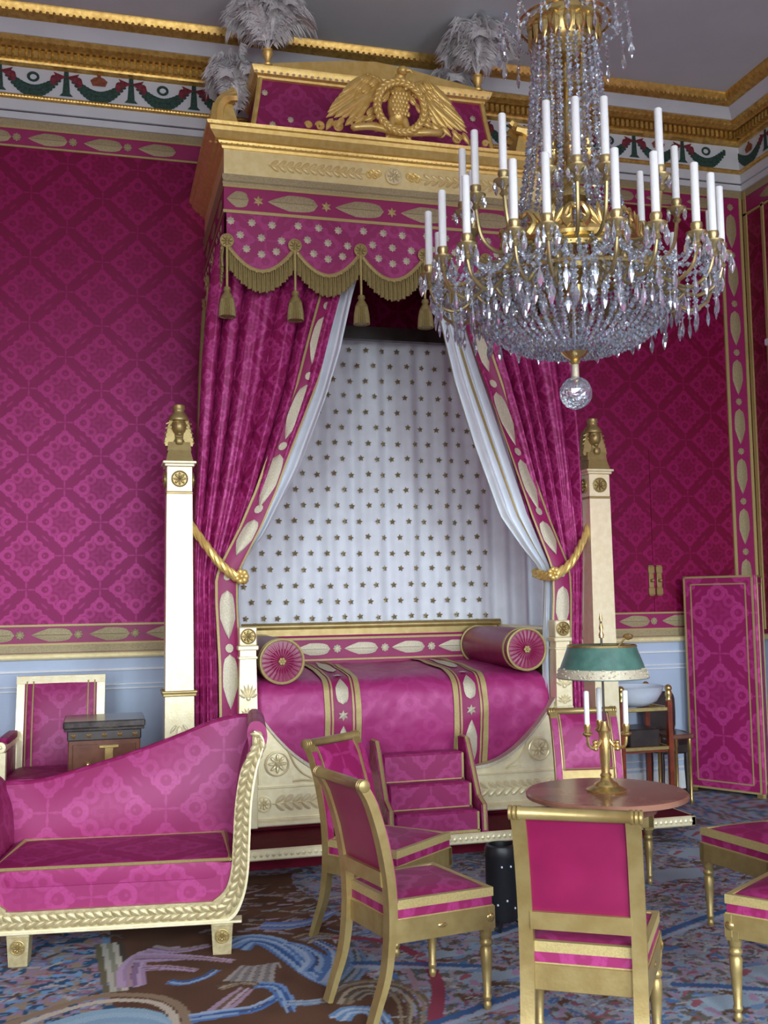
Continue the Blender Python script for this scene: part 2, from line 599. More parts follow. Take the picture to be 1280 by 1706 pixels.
LEAF_S = leaf_mb(0.285, 0.047).mesh('palm_motif', 'silver_thread', True)
FLOWER = flower_mb(0.033).mesh('flower_motif', 'thread', True)
FLOWER_S = flower_mb(0.033).mesh('flower_motif', 'silver_thread', True)
STAR = star_mb(0.025, 0.007, 8, 0.72).mesh('star', 'silver_thread')
STAR_D = star_mb(0.024, 0.006, 6, 0.5).mesh('star', 'braid')

# ================================================================== the room
x0, x1, y0, y1, zc, zw = (ROOM[k] for k in ('x0', 'x1', 'y0', 'y1', 'zc', 'zw'))
def structure(name, mb, mat, **kw):
    return mb.build(name, mat, kind='structure', **kw)

structure('floor', MB().box(x0, x1, y0, y1, -0.10, -0.012), 'parquet')
structure('ceiling', MB().box(x0 - .2, x1 + .2, y0 - .2, y1 + .2, zc, zc + 0.1), 'ceil')
wall_back = structure('wall_back', MB().box(x0, x1, y1, y1 + 0.2, -0.1, zc), 'wall_silk')
wall_right = structure('wall_right', MB().box(x1, x1 + 0.2, y0, y1 + .2, -0.1, zc), 'wall_silk_side')
wall_left = structure('wall_left', MB().box(x0 - .2, x0, y0, y1 + .2, -0.1, zc), 'wall_silk_side')
mb = MB()
xs = [x0 - .2]
for cx, ww in WINDOWS:
    xs += [cx - ww / 2, cx + ww / 2]
xs.append(x1 + .2)
for i in range(0, len(xs), 2):
    mb.box(xs[i], xs[i + 1], y0 - .2, y0, -0.1, zc)
for cx, ww in WINDOWS:
    mb.box(cx - ww / 2, cx + ww / 2, y0 - .2, y0, -0.1, WIN_Z[0])
    mb.box(cx - ww / 2, cx + ww / 2, y0 - .2, y0, WIN_Z[1], zc)
structure('wall_rear', mb, 'wall_silk')
for i, (cx, ww) in enumerate(WINDOWS):
    mb = MB()
    a, b = cx - ww / 2, cx + ww / 2
    for xx in (a, cx - .04, b - .08):
        mb.box(xx, xx + .08, y0 - .16, y0 - .08, *WIN_Z)
    for k in range(6):
        zz = WIN_Z[0] + (WIN_Z[1] - WIN_Z[0] - .06) * k / 5
        mb.box(a, b, y0 - .15, y0 - .09, zz, zz + .06)
    structure('window_%d' % (i + 1), mb, 'dado_line')

# ---- bands, dado and mouldings on the back and right walls
def wall_fit(mb, name, mat, wall=wall_back, **kw):
    return mb.build(name, mat, wall, **kw)
# dado (painted panel zone) below the rail
DX = [(x0, x1)]
wall_fit(MB().box(x0, x1, y1 - .012, y1, 0, 1.215), 'dado_panel', 'dado')
wall_fit(MB().box(x1 - .012, x1, y0, y1, 0, 1.215), 'dado_panel', 'dado', wall_right)
for z0_, z1_, p in ((1.125, 1.14, .02), (1.02, 1.03, .018), (.99, 1.0, .018), (.17, .19, .02), (.235, .245, .018)):
    wall_fit(MB().box(x0, x1 - .02, y1 - .012 - p, y1 - .012, z0_, z1_), 'dado_moulding', 'dado_line')
wall_fit(MB().box(x0, x1 - .02, y1 - .03, y1 - .012, 0, .15), 'skirting', 'dado_line')
# gilt dado rail
def rail_profile(prof, name, mat, ext=0.0, **kw):
    """moulding along left, back and right walls with mitred corners; prof = [(projection, z)]"""
    m = MB()
    n = len(prof)
    vs = []
    for p, z in prof:
        vs += [(x0 + p, y0, z), (x0 + p, y1 - p, z), (x1 - p, y1 - p, z), (x1 - p, y0, z)]
    fs = []
    for i in range(n - 1):
        for k in range(3):
            fs.append((i * 4 + k, i * 4 + k + 1, (i + 1) * 4 + k + 1, (i + 1) * 4 + k))
    m.add(vs, fs)
    return m.build(name, mat, **kw)
rail_profile([(0, 1.215), (.045, 1.215), (.05, 1.225), (.035, 1.24), (.05, 1.255), (.03, 1.262), (0, 1.262)], 'trim_1', 'gilt_pale', kind='structure')
# gold galloon and pink band with palm cones, below and above the damask
def band(z0_, z1_, xa, xb, name):
    b = wall_fit(MB().box(xa, xb, y1 - .006, y1, z0_, z1_), name, 'border_silk')
    for zz in (z0_ - .008, z1_ - .004):
        MB().box(xa, xb, y1 - .012, y1, zz, zz + .014).build('galloon', 'braid', b)
    n = int((xb - xa) / .40)
    for k in range(n):
        xx = xa + .40 * (k + .5)
        inst('palm_motif', LEAF, b, (xx + .02, y1 - .007, (z0_ + z1_) / 2))
        if k < n - 1:
            inst('flower_motif', FLOWER, b, (xx + .20, y1 - .007, (z0_ + z1_) / 2))
    return b
band(1.325, 1.455, -1.35, 0.75, 'border_band')
band(1.325, 1.455, 3.30, 5.30, 'border_band')
band(5.0, 5.135, -1.42, 0.75, 'border_band')
band(5.0, 5.135, 3.30, 5.30, 'border_band')
wall_fit(MB().box(x0, x1, y1 - .010, y1, 1.265, 1.318), 'galloon', 'thread')
wall_fit(MB().box(x0, x1, y1 - .010, y1, 5.138, 5.2), 'galloon', 'thread')
# upright band by the corner
vb = wall_fit(MB().box(5.325, 5.50, y1 - .006, y1, 1.46, 5.135), 'border_band', 'border_silk')
for xx in (5.30, 5.50):
    MB().box(xx, xx + .028, y1 - .014, y1, 1.32, 5.14).build('galloon', 'braid', vb)
for k in range(8):
    zz = 1.75 + .44 * k
    inst('palm_motif', LEAF, vb, (5.413, y1 - .007, zz), (0, -PI / 2, 0), (1.1, 1, 1.1))
    inst('flower_motif', FLOWER, vb, (5.413, y1 - .007, zz + .22))
# right wall: band and gilt frame of the over-door
rb = MB().box(x1 - .006, x1, 5.2, 7.86, 5.0, 5.135).build('border_band', 'border_silk', wall_right)
for k in range(6):
    inst('palm_motif', LEAF, rb, (x1 - .007, 7.5 - .4 * k, 5.068), (0, 0, -PI / 2))
MB().box(x1 - .014, x1, 5.2, 7.88, 4.97, 4.99).build('galloon', 'braid', wall_right)
MB().box(x1 - .014, x1, 7.84, 7.88, 1.3, 5.2).build('galloon', 'braid', wall_right)
MB().box(x1 - .014, x1, 7.60, 7.63, 1.3, 5.0).build('galloon', 'braid', wall_right)
MB().box(x1 - .010, x1, 5.2, 7.88, 5.138, 5.2).build('galloon', 'thread', wall_right)
d2 = MB().box(x1 - .12, x1, 5.9, 7.52, 3.70, 3.76, .01).build('door_2', 'dado_line', kind='structure')
MB().box(x1 - .05, x1, 5.95, 7.48, 3.60, 3.70).build('door_frieze', 'gilt', d2)
MB().box(x1 - .04, x1, 7.36, 7.48, 0.0, 3.60).build('door_frame', 'gilt', d2)
MB().box(x1 - .02, x1, 6.0, 7.36, 0.0, 3.60).build('door_panel', 'border_silk', d2)
# jib door cut in the damask: two hair-thin seams and its finger plates
d1 = MB().box(4.512, 4.516, y1 - .003, y1, 1.46, 2.85).build('door_1', 'deep_red', kind='structure')
for k, xx in enumerate((4.49, 4.564)):
    m = MB().box(xx - .024, xx + .024, y1 - .012, y1, 1.60, 1.86, .004)
    m.box(xx - .03, xx + .03, y1 - .016, y1, 1.79, 1.85, .004).box(xx - .03, xx + .03, y1 - .016, y1, 1.61, 1.67, .004)
    m.ell((xx, y1 - .03, 1.73), .016, .018, .016)
    m.build('finger_plate', 'gilt', d1, smooth=40)

# ---- cornice
co = rail_profile([(0, 5.2), (.03, 5.2), (.03, 5.252), (.014, 5.254), (.014, 5.264), (.034, 5.266), (.04, 5.345), (0, 5.345)], 'trim_2', 'plaster', kind='structure')
MB().box(x0, x1, y1 - .018, y1 - .0, 5.2535, 5.2645).build('dark_fillet', 'dark_wood', co)
rail_profile([(0, 5.345), (.05, 5.345), (.066, 5.352), (.07, 5.362), (.066, 5.374), (.05, 5.381), (0, 5.381)], 'bead_moulding', 'gilt_cornice').parent = co
fz = rail_profile([(.0, 5.381), (.055, 5.381), (.055, 5.587), (0, 5.587)], 'trim_3', 'plaster', kind='structure')
cor = rail_profile([(0, 5.587), (.06, 5.587), (.07, 5.595), (.10, 5.60), (.105, 5.615), (.10, 5.617), (.10, 5.69), (.16, 5.692), (.17, 5.70), (.205, 5.712), (.225, 5.735), (.225, 5.745), (0, 5.745)], 'trim_4', 'gilt_cornice', kind='structure', smooth=30)
rail_profile([(.20, 5.745), (.235, 5.745), (.26, 5.775), (.315, 5.815), (.2, 5.815)], 'trim_5', 'plaster', kind='structure', smooth=30)
top = rail_profile([(.3, 5.815), (.325, 5.815), (.34, 5.825), (.375, 5.845), (.395, 5.88), (.40, zc - .001)], 'trim_6', 'gilt_cornice', kind='structure', smooth=30)
# dentils, egg rows and beads of the cornice (too small to pick apart)
dm, em, bm_, tm = MB(), MB(), MB(), MB()
def octa(m, c, a, b, d):
    x, y, z = c
    m.add([(x - a, y, z), (x + a, y, z), (x, y - b, z), (x, y + b, z), (x, y, z - d), (x, y, z + d)],
          [(0, 2, 5), (2, 1, 5), (1, 3, 5), (3, 0, 5), (2, 0, 4), (1, 2, 4), (3, 1, 4), (0, 3, 4)])
k = -1.6
while k < x1 - .14:
    dm.box(k, k + .026, y1 - .145, y1 - .09, 5.625, 5.682)
    octa(em, (k + .013, y1 - .20, 5.712), .019, .02, .017)
    octa(tm, (k + .01, y1 - .37, 5.853), .026, .018, .022)
    octa(bm_, (k, y1 - .066, 5.363), .009, .009, .012)
    octa(bm_, (k + .023, y1 - .066, 5.363), .009, .009, .012)
    k += .046
k = 5.0
while k < y1 - .14:
    dm.box(x1 - .145, x1 - .09, k, k + .026, 5.625, 5.682)
    octa(em, (x1 - .20, k + .013, 5.712), .02, .019, .017)
    octa(tm, (x1 - .37, k + .01, 5.853), .018, .026, .022)
    octa(bm_, (x1 - .066, k, 5.363), .009, .009, .012)
    k += .046
dm.build('dentils', 'gilt_cornice', cor, kind='stuff')
em.build('egg_row', 'gilt_cornice', cor, kind='stuff')
tm.build('leaf_row', 'gilt_cornice', top, kind='stuff')
bm_.build('bead_row', 'gilt_cornice', co, kind='stuff')
# painted frieze: garlands hung between torches, crowns and wreaths above them
g = MB()
for i in range(17):
    t = (i + .5) / 17
    xx = -.195 + .39 * t
    zz = -.125 * sin(PI * t) + .062
    R = .017 + .016 * sin(PI * t)
    for q in (-1, 0, 1):
        g.ell((xx, -.003, zz + q * R * .9), R * .9, .004, R * .62, 6, 4)
GAR = g.mesh('garland', 'green_leaf')
g = MB()
for s_ in (-1, 1):
    g.add([(0, -.004, .05), (s_ * .075, -.004, .078), (s_ * .06, -.004, .05), (s_ * .08, -.004, .025), (s_ * .055, -.004, -.002), (s_ * .03, -.004, .03)], [(0, 1, 2), (0, 2, 3, 4, 5)])
    g.ell((s_ * .075, -.004, .02), .018, .004, .036, 6, 4)
    g.ell((s_ * .045, -.004, .045), .03, .004, .018, 6, 4)
BOW = g.mesh('ribbon_bow', 'red_paint')
g = MB()
g.add([(-.014, -.005, .092), (.014, -.005, .092), (.024, -.005, -.06), (-.024, -.005, -.06)], [(0, 1, 2, 3)])
g.add([(-.022, -.005, -.06), (.022, -.005, -.06), (.045, -.005, -.085), (-.045, -.005, -.085)], [(0, 1, 2, 3)])
TOR = g.mesh('torch', 'green_leaf')
g = MB()
g.add([(-.04, -.005, -.02), (.04, -.005, -.02), (.055, -.005, .02), (.03, -.005, .045), (.012, -.005, .05), (.012, -.005, .07), (-.012, -.005, .07), (-.012, -.005, .05), (-.03, -.005, .045), (-.055, -.005, .02)], [tuple(range(10))])
CRO = g.mesh('crown', 'rust_paint')
g = MB()
g.tube([(.03 * cos(a), -.004, .03 * sin(a)) for a in [2 * PI * q / 16 for q in range(16)]], .011, 5, closed=True, flat=.4)
WRE = g.mesh('wreath', 'green_leaf')
zf = 5.487
for i in range(-4, 13):
    xx = .01 + .472 * i - .28
    if xx > x1 - .3: break
    yy = y1 - .0565
    inst('torch', TOR, fz, (xx, yy, zf + .003), scale=(1.1, 1, 1.12))
    inst('ribbon_bow', BOW, fz, (xx, yy - .002, zf), scale=(1.25, 1, 1.15))
    if xx + .236 < x1 - .15:
        inst('garland', GAR, fz, (xx + .236, yy, zf - .012))
        inst('crown' if i % 2 == 0 else 'wreath', CRO if i % 2 == 0 else WRE, fz, (xx + .236, yy, zf + .034), scale=(1.15, 1, 1.0))
for i in range(5):
    yy = y1 - .45 - .472 * i
    inst('torch', TOR, fz, (x1 - .0565, yy, zf), (0, 0, -PI / 2))
    inst('ribbon_bow', BOW, fz, (x1 - .0585, yy, zf), (0, 0, -PI / 2))
    inst('garland', GAR, fz, (x1 - .0565, yy + .236, zf - .012), (0, 0, -PI / 2))
    inst('wreath' if i % 2 else 'crown', WRE if i % 2 else CRO, fz, (x1 - .0565, yy + .236, zf + .018), (0, 0, -PI / 2))

# ================================================================== carpet
def make_carpet():
    gx = np.concatenate([np.arange(-3.6, -1.0, .08), np.arange(-1.0, 4.6, .0095), np.arange(4.6, 5.2, .05)])
    gy = np.concatenate([np.arange(-1.5, 3.0, .12), np.arange(3.0, 6.6, .0095), np.arange(6.6, 7.7, .05)])
    XX, YY = np.meshgrid(gx, gy)
    col = carpet_pattern(XX, YY)
    nx_, ny_ = len(gx), len(gy)
    verts = np.stack([XX, YY, np.zeros_like(XX)], -1).reshape(-1, 3)
    idx = np.arange(nx_ * ny_).reshape(ny_, nx_)
    faces = np.stack([idx[:-1, :-1], idx[:-1, 1:], idx[1:, 1:], idx[1:, :-1]], -1).reshape(-1, 4)
    me = bpy.data.meshes.new('carpet')
    me.vertices.add(len(verts))
    me.vertices.foreach_set('co', verts.ravel())
    me.loops.add(faces.size)
    me.loops.foreach_set('vertex_index', faces.ravel().astype(np.int32))
    me.polygons.add(len(faces))
    me.polygons.foreach_set('loop_start', np.arange(0, faces.size, 4, dtype=np.int32))
    me.update(calc_edges=True)
    ca = me.color_attributes.new('pattern', 'FLOAT_COLOR', 'POINT')
    ca.data.foreach_set('color', np.concatenate([col.reshape(-1, 3), np.ones((len(verts), 1))], 1).astype(np.float32).ravel())
    me.materials.append(M['carpet'])
    o = bpy.data.objects.new('carpet', me)
    C.objects.link(o)
    tag(o, 'large woven carpet with blue, lilac and beige scrolls on brown covering the floor', 'carpet')
    return o

def vnoise(X_, Y_, s, seed):
    """smooth value noise"""
    rng = np.random.RandomState(seed)
    T = rng.rand(64, 64)
    u, v = X_ * s + 100, Y_ * s + 100
    iu, iv = np.floor(u).astype(int), np.floor(v).astype(int)
    fu, fv = u - iu, v - iv
    fu, fv = fu * fu * (3 - 2 * fu), fv * fv * (3 - 2 * fv)
    g_ = lambda a, b: T[a % 64, b % 64]
    return (g_(iu, iv) * (1 - fu) + g_(iu + 1, iv) * fu) * (1 - fv) + (g_(iu, iv + 1) * (1 - fu) + g_(iu + 1, iv + 1) * fu) * fv

def srgb(*c):
    c = np.array(c) / 255.0
    return np.where(c <= .04045, c / 12.92, ((c + .055) / 1.055) ** 2.4)

def carpet_pattern(X_, Y_):
    wx = X_ + .05 * (vnoise(X_, Y_, 5, 1) - .5)
    wy = Y_ + .05 * (vnoise(X_, Y_, 5, 2) - .5)
    brown, sky, pale, lilac, blue, beige, rose, moss = [srgb(*c) for c in ((98, 68, 50), (140, 165, 185), (160, 160, 165), (170, 145, 172), (80, 122, 175), (160, 142, 120), (150, 95, 105), (98, 98, 90))]
    out = np.ones(X_.shape + (3,)) * brown
    out *= (.8 + .4 * vnoise(X_, Y_, 9, 3))[..., None]
    def paint(mask, c):
        out[mask] = c if np.ndim(c) == 1 else c[mask]
    # flower-strewn ground towards the table
    n1, n2, n3 = vnoise(wx, wy, 9, 4), vnoise(wx, wy, 26, 5), vnoise(wx, wy, 40, 6)
    zone = (wx > 1.14 + .06 * np.sin(5 * wy)) | (wy > 6.25)
    paint(zone, pale * .8)
    paint(zone & (n1 + .3 * n2 > .48), pale * .95)
    paint(zone & (n2 > .60), sky * 1.05)
    paint(zone & (n3 > .68), lilac)
    paint(zone & (n2 < .30), moss * 1.1)
    paint(zone & (n3 < .24) & (n1 < .7), rose * .9)
    paint(zone & (vnoise(wx, wy, 34, 8) > .78), blue)
    paint(zone & (vnoise(wx, wy, 30, 9) < .16), brown * 1.2)
    # floral patch under the chaise
    z2 = (wx < .06) & (wy > 3.6)
    paint(z2 & (n2 > .45), lilac * .85)
    paint(z2 & (n2 < .42), srgb(40, 85, 120))
    paint(z2 & (n3 > .66), srgb(120, 165, 205))
    paint(z2 & (vnoise(wx, wy, 24, 7) > .72), beige)
    gx_, gy_ = X_[0], Y_[:, 0]
    def stroke(pts, wd, c, wd1=None):
        P = np.array([tuple(p)[:2] for p in catmull([(a, b, 0) for a, b in pts], 3 if len(pts) < 4 else 8)])
        wd1 = wd if wd1 is None else wd1
        L = len(P) - 1
        lo, hi = P.min(0) - max(wd, wd1) - .02, P.max(0) + max(wd, wd1) + .02
        i0, i1 = np.searchsorted(gx_, [lo[0], hi[0]])
        j0, j1 = np.searchsorted(gy_, [lo[1], hi[1]])
        if i1 <= i0 or j1 <= j0: return
        x_, y_ = X_[j0:j1, i0:i1], Y_[j0:j1, i0:i1]
        best = np.full(x_.shape, 9.0)
        for i in range(L):
            a, b = P[i], P[i + 1]
            d = b - a
            t = np.clip(((x_ - a[0]) * d[0] + (y_ - a[1]) * d[1]) / max(1e-9, d @ d), 0, 1)
            ww_ = wd + (wd1 - wd) * ((i + t) / L)
            best = np.minimum(best, np.hypot(x_ - a[0] - t * d[0], y_ - a[1] - t * d[1]) - ww_)
        out[j0:j1, i0:i1][best < 0] = c
    # sprigs and petals strewn over the pale ground and under the chaise
    rs_ = random.Random(21)
    PALE = [(168, 172, 178), (150, 165, 182), (172, 152, 175), (150, 140, 128), (112, 108, 102), (98, 70, 56), (120, 150, 190), (160, 100, 112), (185, 185, 185), (128, 128, 138), (90, 120, 160)]
    for k in range(3400):
        if k < 2900:
            x_, y_ = rs_.uniform(1.15, 4.5), rs_.uniform(3.1, 6.4)
        else:
            x_, y_ = rs_.uniform(-.95, .05), rs_.uniform(4.2, 6.0)
        a_ = rs_.uniform(-1.0, 1.0) + (PI if rs_.random() < .5 else 0)
        L_ = rs_.uniform(.03, .12)
        b_ = rs_.uniform(-.03, .03)
        c_ = rs_.choice(PALE)
        w_ = rs_.uniform(.006, .014)
        stroke([(x_, y_), (x_ + L_ * .5 * cos(a_) - b_ * sin(a_), y_ + L_ * .5 * sin(a_) + b_ * cos(a_)), (x_ + L_ * cos(a_), y_ + L_ * sin(a_))], w_, srgb(*c_), w_ * .4)
    for pts, wd, c, wd1 in CARPET_STROKES:
        stroke(pts, wd, srgb(*c), wd1)
    return out
CARPET_STROKES = []
def bundle(pts, n, spread, wd, cols, end=0.2, seed=0):
    """a fan of side-by-side strokes along a curve, narrowing to its end"""
    r_ = random.Random(seed)
    P = [Vector((a, b, 0)) for a, b in pts]
    N = []
    for i in range(len(P)):
        d = (P[min(i + 1, len(P) - 1)] - P[max(i - 1, 0)]).normalized()
        N.append(Vector((-d.y, d.x, 0)))
    for k in range(n):
        o = (k / max(1, n - 1) - .5) * 2 * spread
        q = []
        for i in range(len(P)):
            f_ = 1 - (1 - end) * i / (len(P) - 1)
            v_ = P[i] + N[i] * o * f_ + Vector((r_.uniform(-.008, .008), r_.uniform(-.008, .008), 0))
            q.append((v_.x, v_.y))
        CARPET_STROKES.append((q, wd, cols[k % len(cols)], wd * .5))
BL = [(88, 128, 185), (150, 178, 210), (60, 98, 155), (120, 155, 205), (170, 190, 215)]
LI = [(170, 145, 178), (190, 165, 195), (140, 115, 150), (178, 150, 160)]
BE = [(150, 135, 110), (120, 102, 82), (172, 160, 138), (105, 88, 70)]
GR = [(165, 160, 155), (130, 125, 125), (150, 150, 160), (110, 95, 85)]
# straw and grey leaves by the bed platform
r_ = random.Random(2)
for k in range(150):
    x_, y_ = r_.uniform(.45, 1.12), r_.uniform(5.15, 6.1)
    a_ = r_.uniform(-.5, .7)
    L_ = r_.uniform(.04, .10)
    CARPET_STROKES.append(([(x_, y_), (x_ + L_ * cos(a_), y_ + L_ * sin(a_) * 1.3)], r_.uniform(.010, .018), r_.choice([(165, 155, 140), (140, 135, 140), (170, 150, 165), (110, 95, 80), (70, 55, 45), (150, 160, 165)]), .004))
# pale disc with a beige rim, low at the chaise
CARPET_STROKES.append(([(-.45, 4.30), (-.232, 4.459), (-.052, 4.563), (.09, 4.57), (.254, 4.48), (.33, 4.30), (.32, 4.0)], .022, (150, 130, 105), .022))
CARPET_STROKES.append(([(-.42, 4.24), (-.232, 4.40), (-.052, 4.50), (.09, 4.51), (.23, 4.43), (.29, 4.25), (.27, 4.0)], .018, (205, 195, 175), .018))
for k in range(9):
    q = .05 * k
    CARPET_STROKES.append(([(-.35 + q * .3, 4.14 - q * .4), (-.15, 4.33 - q), (.05, 4.40 - q), (.22, 4.30 - q), (.26, 4.05 - q)], .038, [(150, 185, 205), (165, 195, 212), (142, 176, 200)][k % 3], .03))
bundle([(-.02, 4.15), (-.12, 4.22), (-.25, 4.1)], 4, .03, .012, BE, .6)
bundle([(-.10, 4.05), (-.02, 4.10), (.05, 4.02)], 3, .03, .012, LI, .6)
# striped column edge
for dx, c in ((0, (110, 105, 80)), (.03, (190, 190, 175)), (.055, (150, 150, 130)), (.08, (205, 200, 185)), (.105, (80, 70, 60))):
    CARPET_STROKES.append(([(.0 + dx, 5.25), (.02 + dx, 4.90), (.035 + dx, 4.62)], .014, c, .014))
# lilac acanthus
bundle([(.14, 4.66), (.15, 4.90), (.22, 5.06), (.36, 5.08)], 6, .05, .016, LI, .5, 1)
bundle([(.17, 5.0), (.28, 4.98), (.42, 4.93), (.58, 4.83)], 6, .05, .014, LI, .25, 2)
bundle([(.25, 5.12), (.36, 5.05), (.50, 5.08)], 5, .04, .012, LI + GR, .4, 3)
bundle([(.20, 4.86), (.30, 4.84), (.42, 4.76)], 4, .03, .010, LI, .3, 4)
# grey wing and ribbon knot
for k in range(9):
    CARPET_STROKES.append(([(.53 + .022 * k, 4.60 - .012 * k), (.585 + .022 * k, 4.70 + .006 * k), (.62 + .02 * k, 4.76 - .01 * k)], .012, GR[k % 2], .006))
bundle([(.50, 4.52), (.58, 4.55), (.67, 4.50)], 4, .02, .009, BE, .9, 5)
bundle([(.46, 4.28), (.53, 4.38), (.60, 4.48)], 4, .035, .015, [(175, 150, 170), (190, 170, 180), (120, 95, 80)], .9, 6)
bundle([(.36, 4.24), (.48, 4.25), (.60, 4.26), (.72, 4.36)], 5, .035, .013, BL, .6, 7)
bundle([(.66, 4.50), (.72, 4.46), (.74, 4.32), (.73, 4.18)], 4, .03, .012, BL, .6, 8)
bundle([(.30, 4.66), (.36, 4.62), (.44, 4.66), (.50, 4.74)], 3, .02, .012, BL, .5, 9)
bundle([(.74, 4.27), (.84, 4.25), (.96, 4.27)], 4, .02, .010, [(120, 150, 180), (165, 180, 195)], .6, 10)
# great blue acanthus
bundle([(.62, 5.02), (.70, 5.10), (.80, 5.02), (.86, 4.80), (.90, 4.55), (.98, 4.40), (1.10, 4.34)], 7, .075, .017, BL, .25, 11)
bundle([(.90, 4.60), (.95, 4.75), (.92, 4.92), (.86, 5.0)], 5, .05, .013, BL, .3, 12)
bundle([(.96, 4.45), (1.03, 4.62), (1.05, 4.82), (1.00, 4.98)], 6, .06, .013, BL, .3, 13)
bundle([(1.0, 4.42), (1.10, 4.60), (1.14, 4.85), (1.12, 5.02)], 6, .05, .012, [(120, 150, 185), (95, 120, 140), (150, 165, 175), (85, 95, 90)], .4, 14)
bundle([(.93, 5.02), (1.0, 5.06), (1.10, 5.02), (1.18, 4.92)], 5, .05, .012, GR + BE, .4, 15)
bundle([(.80, 5.30), (.92, 5.26), (1.05, 5.30), (1.18, 5.42)], 5, .05, .016, [(130, 150, 190), (95, 125, 185), (160, 175, 200)], .5, 16)
# gold-brown volute
bundle([(.92, 4.22), (1.0, 4.34), (1.10, 4.36), (1.20, 4.28), (1.22, 4.12), (1.16, 3.92)], 6, .06, .012, BE, .9, 17)
bundle([(1.0, 4.24), (1.06, 4.30), (1.12, 4.25), (1.10, 4.17)], 4, .03, .010, [(150, 145, 130), (95, 85, 70)], .6, 18)
bundle([(.90, 4.06), (.96, 4.12), (1.04, 4.08), (1.06, 3.95)], 5, .04, .013, [(120, 160, 205), (185, 205, 225)], .6, 19)
# rose arcs and blue fillets by the chairs
CARPET_STROKES.append(([(1.10, 5.0), (1.26, 4.92), (1.37, 4.74), (1.40, 4.50), (1.36, 4.24), (1.25, 3.95)], .022, (150, 62, 85), .030))
CARPET_STROKES.append(([(1.05, 4.86), (1.20, 4.80), (1.28, 4.66), (1.30, 4.48), (1.27, 4.25)], .014, (165, 140, 150), .014))
CARPET_STROKES.append(([(1.30, 4.90), (1.36, 5.02), (1.44, 5.10)], .016, (160, 80, 100), .012))
for pts in ([(1.10, 4.64), (1.32, 4.56), (1.62, 4.43)], [(1.22, 3.90), (1.45, 4.0), (1.72, 4.12)], [(1.80, 4.82), (2.15, 4.98), (2.56, 5.16)], [(2.48, 4.53), (2.75, 4.66), (3.04, 4.785), (3.4, 4.89)], [(2.30, 3.98), (2.45, 3.92), (2.62, 3.82)]):
    CARPET_STROKES.append((pts, .020, (62, 100, 150), .020))
    CARPET_STROKES.append(([(a, b - .05) for a, b in pts], .016, (165, 180, 200), .016))
# pale medallions on the flowered ground
for cx_, cy_, ra in ((1.62, 4.30, .11), (1.50, 4.62, .09), (2.80, 3.98, .14), (2.4, 3.75, .12), (3.2, 5.5, .2), (2.2, 5.4, .14), (4.2, 6.3, .3), (3.7, 5.9, .2)):
    CARPET_STROKES.append(([(cx_ - ra * .8, cy_), (cx_, cy_ + .01), (cx_ + ra * .8, cy_)], ra * .6, (160, 180, 195), ra * .5))
    for k in range(7):
        a_ = 2 * PI * k / 7
        CARPET_STROKES.append(([(cx_ + ra * 1.0 * cos(a_), cy_ + ra * .8 * sin(a_)), (cx_ + ra * 1.25 * cos(a_ + .4), cy_ + ra * 1.0 * sin(a_ + .4))], .022, [(175, 145, 175), (105, 80, 62), (120, 150, 190), (165, 95, 110)][k % 4], .01))

# ================================================================== state bed on its platform
PF = 6.15                                              # platform front
pl = thing('bed_platform', 'low crimson-covered platform with a gilt carved edge under the bed', 'platform', (2.02, 7.0, 0))
MB().box(.50, 3.54, PF + .22, 7.84, 0, .108).build('base', 'deep_red', pl, W=True)
MB().box(.30, 3.74, PF + .012, 7.84, .105, .172, .006).build('top', 'deep_red', pl, W=True)
m = MB().box(.28, 3.76, PF, PF + .05, .105, .170, .008)
m.box(.28, .32, PF, 7.84, .105, .170, .008).box(3.72, 3.76, PF, 7.84, .105, .170, .008)
e = m.build('edge_moulding', 'gilt_pale', pl, W=True)
m = MB()
for i in range(96):
    octa(m, (.30 + .036 * i, PF - .002, .138), .015, .006, .016)
m.build('edge_beads', 'gilt_pale', pl, W=True, kind='stuff')

BY = 6.62
bed = thing('state_bed', 'gilded boat-shaped bed with crimson damask cover under the canopy', 'bed', (1.975, 7.2, .172))
def bed_top(x):
    t = max(0.0, (abs(x - 1.975) - .42) / .60)
    return .475 + .43 * min(1.3, t) ** 2.1
def XZ(y):
    return lambda a, b, t: (a, y + t, b)
xs_ = [.955 + (2.995 - .955) * i / 48 for i in range(49)]
top_ = [(x, bed_top(x)) for x in xs_]
MB().prism([(.955, .20)] + [(2.995, .20)] + top_[::-1], XZ(BY), 0, .05).build('front_panel', 'gilt_pale', bed, W=True)
MB().ribbon(top_, [(x, z + .022) for x, z in top_], XZ(BY), -.018, .06).build('edge_bead', 'silver_thread', bed, W=True, smooth=30)
MB().box(.90, 3.05, BY - .022, BY + .02, .20, .235, .008).box(.93, 3.02, BY - .015, BY + .02, .235, .25, .004).build('base_moulding', 'gilt_pale', bed, W=True)
MB().box(.96, 2.99, BY - .012, BY + .02, .432, .446, .004).build('panel_moulding', 'gilt_pale', bed, W=True)
MB().box(.93, 3.02, BY + .04, 7.80, .172, .40).build('plinth', 'deep_red', bed, W=True)
ROS = rosette_mb(.072, .024).mesh('rosette', 'gilt_pale', 40)
